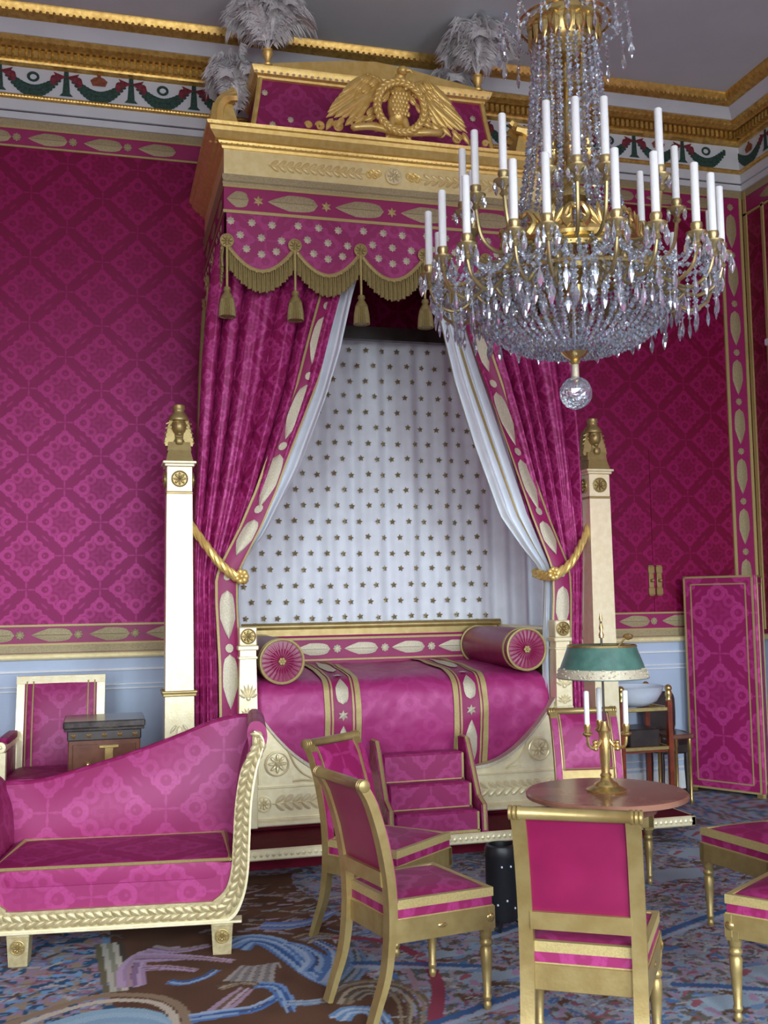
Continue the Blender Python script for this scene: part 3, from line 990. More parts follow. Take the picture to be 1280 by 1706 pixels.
for xx, zz in ((1.085, .585), (2.865, .585)):
    inst('rosette', ROS, bed, (xx, BY - .004, zz), W=True)
    # spandrel scroll line round the rosette
    s_ = 1 if xx < 2 else -1
    pts = [(xx + s_ * .10, BY - .006, .47), (xx + s_ * .16, BY - .008, .475), (xx + s_ * .24, BY - .006, .47), (xx + s_ * .16, BY - .006, .52), (xx + s_ * .11, BY - .006, .58), (xx + s_ * .06, BY - .006, .68), (xx - s_ * .02, BY - .006, .76)]
    MB().tube(catmull(pts, 5), .007, 5).build('scroll_line', 'gilt_pale', bed, W=True, smooth=40)
    MB().box(xx - s_ * .115 - .006, xx - s_ * .115 + .006, BY - .010, BY, .46, .80, .002).build('panel_fillet', 'gilt_pale', bed, W=True)
# laurel sprays on the lower frieze
LF = leaf_mb(.085, .017, .016, 8)
for xa, sg in ((1.10, 1), (2.86, -1)):
    m = MB()
    for i in range(11):
        for up in (-1, 1):
            q = Matrix.Translation((xa + sg * .055 * i, BY - .004, .34 + up * .020)) @ Matrix.Rotation(-up * rad(38) if sg > 0 else PI + up * rad(38), 4, 'Y')
            m.merge(LF, q)
    m.tube([(xa - sg * .05, BY - .006, .34), (xa + sg * .62, BY - .006, .34)], .006, 5)
    m.build('laurel_spray', 'gilt_pale', bed, W=True, smooth=40)
for xx in (1.0, 2.95):
    m = rosette_mb(.045, .02)
    for i in range(len(m.v)): m.v[i] = (m.v[i][0] + xx, m.v[i][1] + BY - .003, m.v[i][2] + .34)
    m.build('rosette', 'gilt_pale', bed, W=True, smooth=40)
# corner pilasters
PAL = MB()
for a in (-70, -45, -22, 0, 22, 45, 70):
    PAL.merge(leaf_mb(.085 if abs(a) < 50 else .06, .011, .012, 8), Matrix.Rotation(rad(a), 4, 'Y') @ Matrix.Translation((0, 0, .05)) @ Matrix.Rotation(-PI / 2, 4, 'Y') @ Matrix.Rotation(PI, 4, 'Y'))
PAL.ell((0, -.006, .0), .018, .010, .014)
PALM = PAL.mesh('palmette', 'gilt_pale', 40)
for xx in (.90, 3.05):
    m = MB().box(xx - .056, xx + .056, BY - .045, BY + .065, .20, .86, .004)
    m.taper((xx, BY + .01), .118, .11, .100, .10, .86, 1.30)
    m.box(xx - .064, xx + .064, BY - .052, BY + .07, .84, .868, .006)
    m.box(xx - .060, xx + .060, BY - .05, BY + .07, 1.245, 1.262, .004).box(xx - .066, xx + .066, BY - .056, BY + .075, 1.30, 1.33, .006)
    m.box(xx - .056, xx + .056, BY - .048, BY + .066, 1.33, 1.445, .006)
    p_ = m.build('pilaster', 'gilt_pale', bed, W=True, smooth=30)
    q = MB().merge(rosette_mb(.045, .018))
    q.build('rosette', 'gilt', p_, smooth=40).location = Vector((xx, BY - .05, 1.388)) - bed.location
    o_ = inst('palmette', PALM, p_, Vector((xx, BY - .044, 1.0)) - bed.location, (0, 0, 0), (.8, 1, 1))
    o_ = inst('palmette', PALM, p_, Vector((xx, BY - .046, .89)) - bed.location, (0, 0, 0), (.7, 1, .6))
    MB().box(xx - .04, xx + .04, BY + .065, 7.78, .20, 1.36, .01).build('end_panel', 'gilt', bed, W=True)
    MB().tube([(xx, BY + .065, 1.375), (xx, 7.79, 1.375)], .026, 8).build('end_rail', 'gilt_pale', bed, W=True, smooth=40)
# back rail, upholstered back with palm band
m = MB().box(.93, 3.02, 7.70, 7.76, 1.335, 1.40, .008).tube([(.90, 7.73, 1.415), (3.05, 7.73, 1.415)], .028, 10)
for i in range(6):
    m.tube([(1.1 + .35 * i + .01 * k, 7.73, 1.415) for k in range(3)], .031, 10)
m.build('back_rail', 'gilt', bed, W=True, smooth=40)
MB().box(.94, 3.01, 7.66, 7.72, 1.0, 1.345, .01).build('back_upholstery', 'border_silk', bed, W=True)
bb = MB().box(.94, 3.01, 7.652, 7.66, 1.315, 1.33).box(.94, 3.01, 7.652, 7.66, 1.16, 1.172).build('galloon', 'braid', bed, W=True)
for k in range(6):
    inst('palm_motif', LEAF_S, bed, (1.16 + .37 * k, 7.655, 1.245), W=True, scale=(.92, 1, .95))
    inst('flower_motif', FLOWER_S, bed, (.975 + .37 * k, 7.655, 1.245), W=True)
# coverlet: cross-section from the side rail up over the mattress
SEC = [(6.672, .42), (6.648, .56), (6.625, .70), (6.615, .82), (6.62, .93), (6.645, 1.02), (6.70, 1.075), (6.80, 1.10), (7.0, 1.12), (7.3, 1.135), (7.66, 1.14)]
SECP = catmull([(0, a + .05 * max(0.0, min(1.0, (7.6 - a) / .6)), b) for a, b in SEC], 5)
def cover(x, v, h=0.0):
    i = min(len(SECP) - 2, int(v * (len(SECP) - 1)))
    t = v * (len(SECP) - 1) - i
    p = SECP[i].lerp(SECP[i + 1], t)
    d = SECP[i + 1] - SECP[i]
    nrm = Vector((0, -d.z, d.y)).normalized()
    wr = .010 * mnoise.noise(Vector((x * 5, p.y * 5, p.z * 7))) + .006 * mnoise.noise(Vector((x * 13, p.y * 4, p.z * 16)))
    e_ = min(1, max(0, (x - .955) / .06), max(0, (2.995 - x) / .06))
    p = p + nrm * (h + wr - .035 * (1 - e_) ** 2)
    return (x, p.y, p.z)
MB().grid(lambda u, v: cover(.955 + 2.04 * u, v), 90, 50).build('coverlet', 'cover_silk', bed, W=True, smooth=True)
for xa, xb in ((1.41, 1.64), (2.29, 2.52)):
    b_ = MB().grid(lambda u, v: cover(xa + (xb - xa) * u, .05 + .95 * v, .007), 6, 50).build('cover_band', 'border_silk', bed, W=True, smooth=True)
    for a, c in ((xa - .006, xa + .030), (xa + .040, xa + .052), (xb - .030, xb + .006), (xb - .052, xb - .040)):
        o_ = MB().grid(lambda u, v: cover(a + (c - a) * u, .05 + .95 * v, .012), 2, 50).build('galloon', 'braid', b_, smooth=True)
        for v_ in o_.data.vertices: v_.co -= Vector(bed.location)
    xm = (xa + xb) / 2
    def on_cover(name, me_pts, vc, vl, flip):
        q = MB()
        pr = leaf_pts(1, .042, 12)
        def fn(u, v):
            i = u * 12
            wd = pr[int(round(i))][1]
            vv = vc + (u - .5) * vl * (1 if flip else -1)
            return cover(xm + wd * (2 * v - 1), min(.999, max(0, vv)), .013 + .005 * (1 - (2 * v - 1) ** 2))
        q.grid(fn, 12, 4)
        o2 = q.build(name, 'silver_thread', b_, smooth=True)
        for v_ in o2.data.vertices: v_.co -= Vector(bed.location)
    on_cover('palm_motif', None, .17, .22, False)
    on_cover('palm_motif', None, .50, .20, False)
    on_cover('palm_motif', None, .86, .20, False)
    for vc in (.335, .67):
        p = cover(xm, vc, .014)
        o2 = inst('star', star_mb(.036, .006, 6, .5).mesh('star', 'silver_thread'), b_, Vector(p) - bed.location, (0 if vc < .5 else -PI / 2, 0, 0))
# bolsters
def bolster(xc, z_, ya, yb, R, label):
    t = thing('bolster', label, 'bolster', (xc, (ya + yb) / 2, z_ - R), group='bolsters at the bed ends')
    n = 40
    def fn(u, v):
        a = 2 * PI * u
        rr = R * (.94 + .06 * sin(PI * v)) + .0025 * mnoise.noise(Vector((u * 9, v * 12, xc)))
        return (xc + rr * cos(a), ya + .015 + (yb - ya - .03) * v, z_ + rr * sin(a))
    MB().grid(fn, n, 24, wrap=True).build('body', 'satin', t, W=True, smooth=True)
    for yy, s_ in ((ya, -1), (yb, 1)):
        def disc(u, v):
            a = 2 * PI * u
            rr = R * .95 * v
            return (xc + rr * cos(a), yy + s_ * (.012 * (1 - v * v)) - s_ * (.006 * abs(sin(12 * a)) * v * (1 - v) * 4) - s_ * .016 * max(0, 1 - v * 4), z_ + rr * sin(a))
        MB().grid(disc, 96, 10, wrap=True).build('end_disc', 'satin', t, W=True, smooth=70)
        MB().tube([(xc + R * .96 * cos(a), yy + s_ * .004, z_ + R * .96 * sin(a)) for a in [2 * PI * k / 36 for k in range(36)]], .009, 6, closed=True).build('piping', 'braid', t, W=True, smooth=True)
    m = MB()
    for k in range(6):
        a = PI / 3 * k
        m.ell((xc + .016 * cos(a), ya - .014, z_ + .016 * sin(a)), .011, .008, .011, 8, 5)
    m.ell((xc, ya - .020, z_), .010, .010, .010, 8, 5).build('button', 'braid', t, W=True, smooth=True)
    MB().lathe([(R * 1.0, ya + .07), (R * 1.012, ya + .075), (R * 1.012, ya + .085), (R * 1.0, ya + .09)], (xc, 0, z_), 36, axis='y').build('braid_ring', 'braid', t, W=True)
    return t
bolster(1.135, 1.218, 6.70, 7.62, .146, 'crimson bolster whose round end shows beside the bed pilaster near the chaise')
bolster(2.825, 1.250, 6.68, 7.62, .146, 'long crimson bolster with gilt piping at the lamp end of the bed')

# ================================================================== obelisk posts
def post(xx, label):
    t = thing('obelisk_post', label, 'post', (xx, 6.67, .172), group='obelisk posts beside the bed')
    z0_ = -.172
    m = MB().box(-.095, .095, -.095, .095, 0, .06).taper((0, 0), .186, .186, .176, .176, .06, 1.03 + z0_)
    m.build('pedestal', 'gilt_pale', t)
    MB().box(-.102, .102, -.102, .102, 1.03 + z0_, 1.05 + z0_, .004).box(-.108, .108, -.108, .108, 1.05 + z0_, 1.066 + z0_, .004).build('pedestal_moulding', 'gilt', t)
    for k in range(5):
        inst('palm_leaf', LEAFR, t, (0, -.091, .10 + .13 * k), (0, -PI / 2, 0), (.75, 1.6, .9))
        for s_ in (-1, 1):
            inst('palm_leaf', LEAFR, t, (s_ * .04, -.091, .14 + .13 * k), (0, -PI / 2 - s_ * rad(38), 0), (.42, 1.2, .38))
    MB().taper((0, 0), .172, .172, .158, .158, 1.066 + z0_, 2.285 + z0_).build('shaft', 'gilt_pale', t)
    MB().box(-.083, .083, -.083, .083, 2.285 + z0_, 2.30 + z0_, .003).build('fillet', 'gilt', t)
    MB().box(-.079, .079, -.079, .079, 2.30 + z0_, 2.458 + z0_, .003).build('capital_block', 'gilt_pale', t)
    for k in range(4):
        R4 = Matrix.Rotation(k * PI / 2, 4, 'Z')
        inst('rosette', ROSP, t, R4 @ Vector((0, -.080, 2.38 + z0_)), (0, 0, k * PI / 2))
    MB().box(-.092, .092, -.092, .092, 2.458 + z0_, 2.475 + z0_, .004).box(-.104, .104, -.104, .104, 2.475 + z0_, 2.492 + z0_, .004).build('cap_moulding', 'gilt_pale', t)
    MB().taper((0, 0), .170, .170, .135, .125, 2.492 + z0_, 2.565 + z0_).build('cap_slope', 'gilt', t)
    b = MB()
    zb = 2.60 + z0_
    b.hull([(x_, y_, zb) for x_ in (-.058, .058) for y_ in (-.05, .05)] + [(x_, y_, zb + .05) for x_ in (-.052, .052) for y_ in (-.04, .04)])
    b.lathe([(.042, zb + .04), (.030, zb + .07), (.030, zb + .10)], n=12)     # neck
    b.ell((0, -.014, zb + .138), .037, .044, .052, 16, 12)                    # face
    b.hull([(x_, -.056, zb + .128) for x_ in (-.007, .007)] + [(x_, -.048, zb + .126) for x_ in (-.010, .010)] + [(0, -.050, zb + .152)])
    b.ell((0, -.050, zb + .108), .014, .007, .005, 8, 4)                      # mouth
    b.ell((0, -.044, zb + .094), .014, .010, .009, 8, 5)                      # chin
    for s_ in (-1, 1):
        b.ell((s_ * .016, -.050, zb + .146), .009, .006, .005, 8, 4)          # eyes
        b.tube([(s_ * .004, -.053, zb + .158), (s_ * .018, -.052, zb + .161), (s_ * .030, -.044, zb + .156)], .003, 5)
        b.ell((s_ * .039, -.010, zb + .136), .006, .012, .018, 6, 5)          # ears
    b.hull([(x_, y_, zb + .186) for x_ in (-.044, .044) for y_ in (-.012, .045)] + [(x_, y_, zb + .150) for x_ in (-.054, .054) for y_ in (-.006, .05)] +
           [(x_, y_, zb + .050) for x_ in (-.072, .072) for y_ in (-.022, .03)] + [(x_, y_, zb + .030) for x_ in (-.066, .066) for y_ in (-.022, .03)])   # headcloth
    for s_ in (-1, 1):
        for j in range(5):
            b.tube([(s_ * (.046 + .0055 * j), -.014 - .002 * j, zb + .160 - .026 * j), (s_ * (.062 + .003 * j), -.012, zb + .152 - .026 * j)], .005, 5)
    b.lathe([(.050, zb + .172), (.053, zb + .180), (.048, zb + .190), (.040, zb + .205), (.028, zb + .215), (.026, zb + .232), (.031, zb + .238), (.029, zb + .258), (.02, zb + .262)], n=18)
    b.box(-.018, .018, -.060, -.04, zb + .035, zb + .075, .006)
    b.v = [(p[0] * 1.28, p[1] * 1.2, 2.56 + z0_ + (p[2] - zb) * 1.16) for p in b.v]
    b.build('bust', 'gilt', t, smooth=50)
    return t
LEAFR = leaf_mb(.16, .026, .006, 10).mesh('palm_leaf', 'gilt_pale', True)
ROSP = rosette_mb(.048, .016).mesh('rosette', 'gilt', 40)
post(.477, 'pale gilded obelisk post with a bust on top behind the chaise')
post(3.372, 'pale gilded obelisk post with a bust on top behind the green lamp')

# ================================================================== canopy
CX0, CX1, CY = .76, 3.06, 6.6
can = thing('bed_canopy', 'gilded bed canopy with crimson star-sewn valance, eagle crest and fringe', 'canopy', (1.91, 7.25, 3.4))
def cprofile(prof, name, mat, W=True, **kw):
    m_ = MB()
    vs = []
    for p, z in prof:
        vs += [(CX0 - p, 7.895, z), (CX0 - p, CY - p, z), (CX1 + p, CY - p, z), (CX1 + p, 7.895, z)]
    fs = []
    n = len(prof)
    for i in range(n - 1):
        for k in range(3):
            fs.append((i * 4 + k, i * 4 + k + 1, (i + 1) * 4 + k + 1, (i + 1) * 4 + k))
    m_.add(vs, fs)
    return m_.build(name, mat, can, W=True, **kw)
cprofile([(-.05, 4.385), (0, 4.385), (0, 4.56), (-.02, 4.56)], 'frieze', 'gilt_frieze')
cprofile([(-.02, 4.555), (.012, 4.555), (.016, 4.572), (.035, 4.58), (.04, 4.595), (.06, 4.60), (.095, 4.64), (.10, 4.665), (.115, 4.67), (.12, 4.69), (-.6, 4.705)], 'cornice', 'gilt_warm', smooth=25)
cprofile([(-.05, 4.318), (.008, 4.318), (.012, 4.33), (.004, 4.345), (.012, 4.36), (.012, 4.385), (-.05, 4.387)], 'architrave', 'thread')
m = MB()
k = CX0 - .09
while k < CX1 + .09:
    octa(m, (k, CY - .108, 4.678), .014, .012, .010)
    octa(m, (k, CY - .03, 4.582), .012, .010, .010)
    k += .035
m.build('cornice_beads', 'gilt_warm', can, W=True, kind='stuff')
cprofile([(-.02, 4.14), (0, 4.14), (0, 4.318)], 'valance_band', 'border_silk')
cprofile([(0, 4.128), (.006, 4.128), (.006, 4.148), (0, 4.148)], 'galloon', 'braid')
cprofile([(0, 4.300), (.006, 4.300), (.006, 4.318), (0, 4.318)], 'galloon', 'braid')
MB().box(CX0 + .02, CX1 - .02, CY + .02, 7.89, 4.17, 4.20).build('ceiling_cloth', 'deep_red', can, W=True)
MB().box(CX0 + .05, CX1 - .05, 7.60, 7.66, 3.60, 3.70).build('curtain_pelmet', 'dark_wood', can, W=True)
for k in range(6):
    xx = .70 + .455 * k
    if k: inst('palm_motif', LEAF, can, (xx + .06, CY - .002, 4.222), W=True, scale=(1.18, 1, 1.15))
    else: inst('palm_motif', LEAF, can, (.85, CY - .002, 4.222), W=True, scale=(.5, 1, 1.15))
    if k < 5: inst('star', STAR_D, can, (xx + .285, CY - .002, 4.222), W=True, scale=(1.5, 1, 1.5))
for k in range(3):
    inst('palm_motif', LEAF, can, (CX0 - .002, 6.83 + .41 * k, 4.222), (0, 0, -PI / 2), W=True)
# relief on the gilt frieze: wheat sprays and a central mask
LF2 = leaf_mb(.075, .013, .012, 8)
for sg in (-1, 1):
    m = MB()
    for i in range(12):
        for up in (-1, 1):
            m.merge(LF2, Matrix.Translation((1.91 - sg * (.82 - .052 * i), CY - .002, 4.472 + up * .016)) @ Matrix.Rotation((PI if sg < 0 else 0) - sg * up * rad(35), 4, 'Y'))
    m.tube([(1.91 - sg * .86, CY - .004, 4.472), (1.91 - sg * .2, CY - .004, 4.472)], .005, 5)
    m.build('wheat_spray', 'gilt_frieze', can, W=True, smooth=40)
    m = MB()
    for i in range(4):
        a = [(1.91 - sg * (.17 - .02 * i) + .02 * cos(q), CY - .004, 4.472 + .022 * sin(q) + .012 * (i % 2)) for q in [2 * PI * j / 10 for j in range(10)]]
        m.tube(a, .006, 5, closed=True)
    m.build('ribbon_scroll', 'gilt_warm', can, W=True, smooth=40)
m = rosette_mb(.055, .03)
for i in range(len(m.v)): m.v[i] = (m.v[i][0] + 1.91, m.v[i][1] + CY - .002, m.v[i][2] + 4.472)
m.build('mask_rosette', 'gilt_pale', can, W=True, smooth=40)

# scalloped valance with stars, braid, fringe, tassels
TX = [.776 + .4455 * i for i in range(6)]
SY = [6.6 + .4333 * i for i in range(4)]
def scal_z(t): return 3.915 - .170 * sin(PI * t) ** .85
def scallop(P, nrm, last):
    """P(t,z,h): point along this scallop"""
    n = 16
    m_ = MB()
    for i in range(n):
        t, t2 = i / n, (i + 1) / n
        m_.add([P(t, 4.14, 0), P(t2, 4.14, 0), P(t2, scal_z(t2), 0), P(t, scal_z(t), 0)], [(0, 1, 2, 3)])
    v_ = m_.build('valance_scallop', 'silk', can, W=True)
    m_ = MB()
    m_.tube([P(i / n, scal_z(i / n) + .004, .008) for i in range(n + 1)], .013, 6)
    for i in range(22):
        t = (i + .5) / 22
        m_.ell(P(t, scal_z(t) + .006 * (-1) ** i, .014), .011, .008, .009, 6, 4)
    o_ = m_.build('braid_edge', 'braid', v_, smooth=True)
    for q in o_.data.vertices: q.co -= Vector(can.location)
    m_ = MB()
    N = 30
    for i in range(N):
        t = (i + .5) / N
        za = scal_z(t)
        L = .138 + .006 * sin(i * 2.3)
        m_.tube([P(t, za, .002), P(t + .001 * sin(i), za - L * .5, .010 + .004 * (i % 2)), P(t, za - L, .006 + .004 * (i % 2))], [.0062, .0074, .0080], 5)
    o_ = m_.build('fringe', 'fringe', v_, smooth=True, kind='stuff')
    for q in o_.data.vertices: q.co -= Vector(can.location)
    for (t, z_) in ((.06, 4.075), (.37, 4.072), (.67, 4.066), (.20, 3.985), (.51, 3.975), (.81, 3.965), (.29, 3.895), (.51, 3.865), (.73, 3.89)):
        p = Vector(P(t, z_, .002)) - Vector(can.location)
        inst('star', STAR, v_, p, (0, 0, nrm), (1.15, 1.3, 1.15))
for i in range(5):
    scallop(lambda t, z, h, a=TX[i], b=TX[i + 1]: (a + (b - a) * t, CY - h, z), 0, False)
for i in range(3):
    scallop(lambda t, z, h, a=SY[i], b=SY[i + 1]: (CX0 - h, b + (a - b) * t, z), -PI / 2, False)
    scallop(lambda t, z, h, a=SY[i], b=SY[i + 1]: (CX1 + h, a + (b - a) * t, z), PI / 2, False)
def tassel_parts():
    a = MB().tube([(0, 0, 0), (0, 0, -.30)], .0085, 8).mesh('cord', 'braid', True)
    h_ = MB().lathe([(.010, -.295), (.022, -.302), (.026, -.318), (.018, -.332), (.028, -.345), (.044, -.375), (.040, -.382)], n=14).mesh('tassel_head', 'fringe', 40)
    m_ = MB()
    for k in range(26):
        a_ = 2 * PI * k / 26
        m_.tube([(.036 * cos(a_), .036 * sin(a_), -.375), (.046 * cos(a_), .046 * sin(a_), -.43), (.050 * cos(a_), .050 * sin(a_), -.495)], .0055, 4)
    m_.lathe([(.03, -.38), (.042, -.49)], n=12)
    return a, h_, m_.mesh('tassel_skirt', 'fringe', True), rosette_mb(.042, .022).mesh('rosette', 'braid', True)
TC, TH, TS, TR = tassel_parts()
for xx, yy, rz in [(x, CY - .022, 0) for x in TX] + [(CX0 - .022, y, -PI / 2) for y in SY[1:3]] + [(CX1 + .022, y, PI / 2) for y in SY[1:3]]:
    c_ = inst('tassel', TC, can, (xx, yy, 3.925), (0, 0, rz), W=True)
    inst('tassel_head', TH, c_); inst('tassel_skirt', TS, c_); inst('rosette', TR, c_, (0, .008, .008))

# attic stage behind the cornice
AX = 1.905
def attic_ring(z, hx, yf):
    return [(AX - hx, 7.62, z), (AX - hx, yf, z), (AX + hx, yf, z), (AX + hx, 7.62, z)]
prof = [(4.70, .93, 6.97), (4.85, .905, 7.0), (5.0, .880, 7.025), (5.15, .855, 7.045), (5.30, .835, 7.055)]
m = MB()
vs = []
for z, hx, yf in prof: vs += attic_ring(z, hx, yf)
m.add(vs, [(i * 4 + k, i * 4 + k + 1, (i + 1) * 4 + k + 1, (i + 1) * 4 + k) for i in range(4) for k in range(3)])
m.build('attic_cloth', 'silk', can, W=True, smooth=60)
for s_ in (-1, 1):
    MB().tube([(AX + s_ * (hx - .0), yf - .004, z) for z, hx, yf in prof], .020, 6).build('attic_corner', 'gilt_warm', can, W=True, smooth=True)
vs = []
ap = [(-.0, 5.29), (.018, 5.295), (.022, 5.31), (.045, 5.32), (.06, 5.35), (.065, 5.37), (.0, 5.375)]
for p, z in ap:
    vs += [(AX - .835 - p, 7.62, z), (AX - .835 - p, 7.055 - p, z), (AX + .835 + p, 7.055 - p, z), (AX + .835 + p, 7.62, z)]
MB().add(vs, [(i * 4 + k, i * 4 + k + 1, (i + 1) * 4 + k + 1, (i + 1) * 4 + k) for i in range(len(ap) - 1) for k in range(3)]).build('attic_cornice', 'gilt_warm', can, W=True, smooth=25)
m = MB()
for i in range(40):
    octa(m, (AX - .87 + 1.74 * i / 39, 7.055 - .048, 5.33), .016, .014, .014)
m.build('attic_beads', 'gilt_pale', can, W=True, kind='stuff')
MB().prism([(AX - .88, 5.375), (AX + .88, 5.375), (AX + .25, 5.475), (AX, 5.50), (AX - .25, 5.475)], lambda a, b, t: (a, 7.0 + t, b), 0, .06).build('pediment', 'gilt_warm', can, W=True)
for xx, zz in ((1.10, 5.19), (1.28, 5.0), (1.15, 4.95), (2.55, 5.0), (2.66, 5.17), (2.62, 4.93)):
    inst('star', STAR, can, (xx, 7.0 - .004 + (zz - 4.85) * .12, zz), W=True)
# corner acroterion: a curled leaf
for s_ in (-1, 1):
    m = MB()
    xx, yy = 1.91 + s_ * 1.10, 6.98
    for q in (-2, -1, 0, 1, 2):
        m.tube(catmull([(xx + s_ * .03, yy + q * .03, 4.74), (xx + s_ * .06, yy + q * .05, 4.92), (xx + s_ * .02, yy + q * .055, 5.06 - .02 * abs(q)), (xx - s_ * .07, yy + q * .05, 5.15 - .05 * abs(q))], 4), [.045] * 6 + [.04] * 4 + [.03] * 3, 6)
    m.hull([(xx + a_, yy + b_, 4.69) for a_ in (-.13, .13) for b_ in (-.13, .13)] + [(xx + s_ * .02 + a_, yy + b_, 5.0) for a_ in (-.07, .06) for b_ in (-.10, .10)])
    m.build('acroterion', 'gilt_warm', can, W=True, smooth=50)

# eagle crest
EX, EY, EZ = 1.925, 6.53, 4.70
wr = MB()
for i in range(30):
    a = 2 * PI * i / 30
    R = .165
    c_ = Vector((EX + R * cos(a), EY - .085, EZ + .195 + R * 1.05 * sin(a)))
    for s_ in (-1, 1):
        q = MB().ell((0, 0, 0), .034, .020, .016, 8, 5)
        wr.merge(q, Matrix.Translation(c_ + Vector((s_ * .010 * cos(a), -.006, s_ * .010 * sin(a)))) @ Matrix.Rotation(-(a + PI / 2) + s_ * .5, 4, 'Y'))
wreath = wr.build('eagle_wreath', 'gilt_warm', can, W=True, smooth=True)
e = MB()
e.ell((EX, EY - .02, EZ + .22), .075, .062, .13, 14, 10)
e.tube(catmull([(EX, EY - .02, EZ + .31), (EX + .005, EY - .03, EZ + .38), (EX + .012, EY - .055, EZ + .435)], 4), [.055, .052, .048, .045, .043, .04, .038, .036, .034], 10)
e.ell((EX + .018, EY - .075, EZ + .452), .038, .044, .034, 12, 8)
e.tube([(EX + .04, EY - .095, EZ + .452), (EX + .070, EY - .11, EZ + .445), (EX + .078, EY - .114, EZ + .425)], [.016, .011, .003], 8)
for k in range(7):
    a = rad(-36 + 12 * k)
    e.merge(leaf_mb(.17, .020, .012, 8), Matrix.Translation((EX, EY - .02, EZ + .12)) @ Matrix.Rotation(a, 4, 'Y') @ Matrix.Translation((0, 0, -.07)) @ Matrix.Rotation(PI / 2, 4, 'Y'))
for s_ in (-1, 1):
    e.tube([(EX + s_ * .04, EY - .03, EZ + .13), (EX + s_ * .06, EY - .05, EZ + .06), (EX + s_ * .06, EY - .06, EZ + .03)], [.028, .018, .014], 8)
    for q in (-1, 0, 1):
        e.tube([(EX + s_ * .06, EY - .06, EZ + .035), (EX + s_ * .06 + q * .025, EY - .09, EZ + .02)], [.01, .005], 6)
# breast feathers
for r_ in range(6):
    for k in range(5):
        xx = (k - 2 + .5 * (r_ % 2)) * .024
        e.ell((EX + xx, EY - .078 + xx * xx * 4, EZ + .30 - .028 * r_), .013, .008, .019, 6, 4)
body = e.build('eagle', 'gilt_warm', can, W=True, smooth=50)
for s_ in (-1, 1):
    wg = MB()
    lead = catmull([(EX + s_ * .06, EY - .02, EZ + .30), (EX + s_ * .13, EY - .01, EZ + .40), (EX + s_ * .21, EY + .0, EZ + .435)], 6)
    wg.tube(lead, [.030] * 4 + [.026] * 4 + [.02] * 5, 8, flat=.8)
    # flight feathers, long, from the wrist sweeping out and down
    tips = [(.50, .10), (.49, .135), (.475, .165), (.45, .20), (.42, .235), (.39, .275), (.36, .315), (.30, .08), (.35, .09), (.40, .095), (.45, .095)]
    for i, (tx, tz) in enumerate(tips):
        t = min(1, (i if i < 7 else 10 - i) / 6)
        b_ = lead[int(4 + (len(lead) - 5) * (.3 + .7 * t if i < 7 else .25 * (11 - i) / 4))]
        tip = Vector((EX + s_ * tx, EY - .01 - .003 * i, EZ + tz))
        d = tip - b_
        L = d.length
        ang = math.atan2(d.z, d.x)
        wg.merge(leaf_mb(L, .024, .014, 10), Matrix.Translation((b_ + tip) / 2 + Vector((0, -.004 * (i % 3), 0))) @ Matrix.Rotation(-ang, 4, 'Y'))
    # coverts
    for i in range(9):
        b_ = lead[int(i / 8 * (len(lead) - 1))]
        for j in range(3):
            p_ = b_ + Vector((s_ * (.03 + .05 * j), -.022 + .003 * j, -.03 - .055 * j))
            wg.merge(leaf_mb(.085, .017, .014, 6), Matrix.Translation(p_) @ Matrix.Rotation(rad(52) if s_ > 0 else rad(128), 4, 'Y'))
    wg.build('eagle_wing', 'gilt_warm', can, W=True, smooth=50)
# base: thunderbolt ribbon and scrolls
m = MB()
m.tube(catmull([(EX - .34, EY - .05, EZ + .03), (EX - .2, EY - .07, EZ + .045), (EX, EY - .06, EZ + .03), (EX + .2, EY - .07, EZ + .045), (EX + .30, EY - .05, EZ + .06)], 5), [.008] + [.026] * 19 + [.01], 8)
for s_ in (-1, 1):
    for j, (dx, dz, R) in enumerate(((.42, .045, .038), (.30, .075, .048), (.54, .035, .030), (.62, .03, .022), (.22, .10, .04), (.16, .06, .035))):
        pts = []
        for q in range(22):
            a = q / 21 * 3.6 * PI
            rr = R * (1 - q / 26)
            pts.append((EX + s_ * (dx + rr * cos(a)), EY - .02 - .01 * (j % 2), EZ + dz + rr * sin(a)))
        m.tube(pts, .009, 5)
    for j in range(5):
        m.merge(leaf_mb(.10, .02, .014, 6), Matrix.Translation((EX + s_ * (.2 + .07 * j), EY - .03, EZ + .12 - .018 * j)) @ Matrix.Rotation((0 if s_ < 0 else PI) + s_ * rad(30 + 8 * j), 4, 'Y'))
m.build('crest_scrollwork', 'gilt_warm', can, W=True, smooth=50)

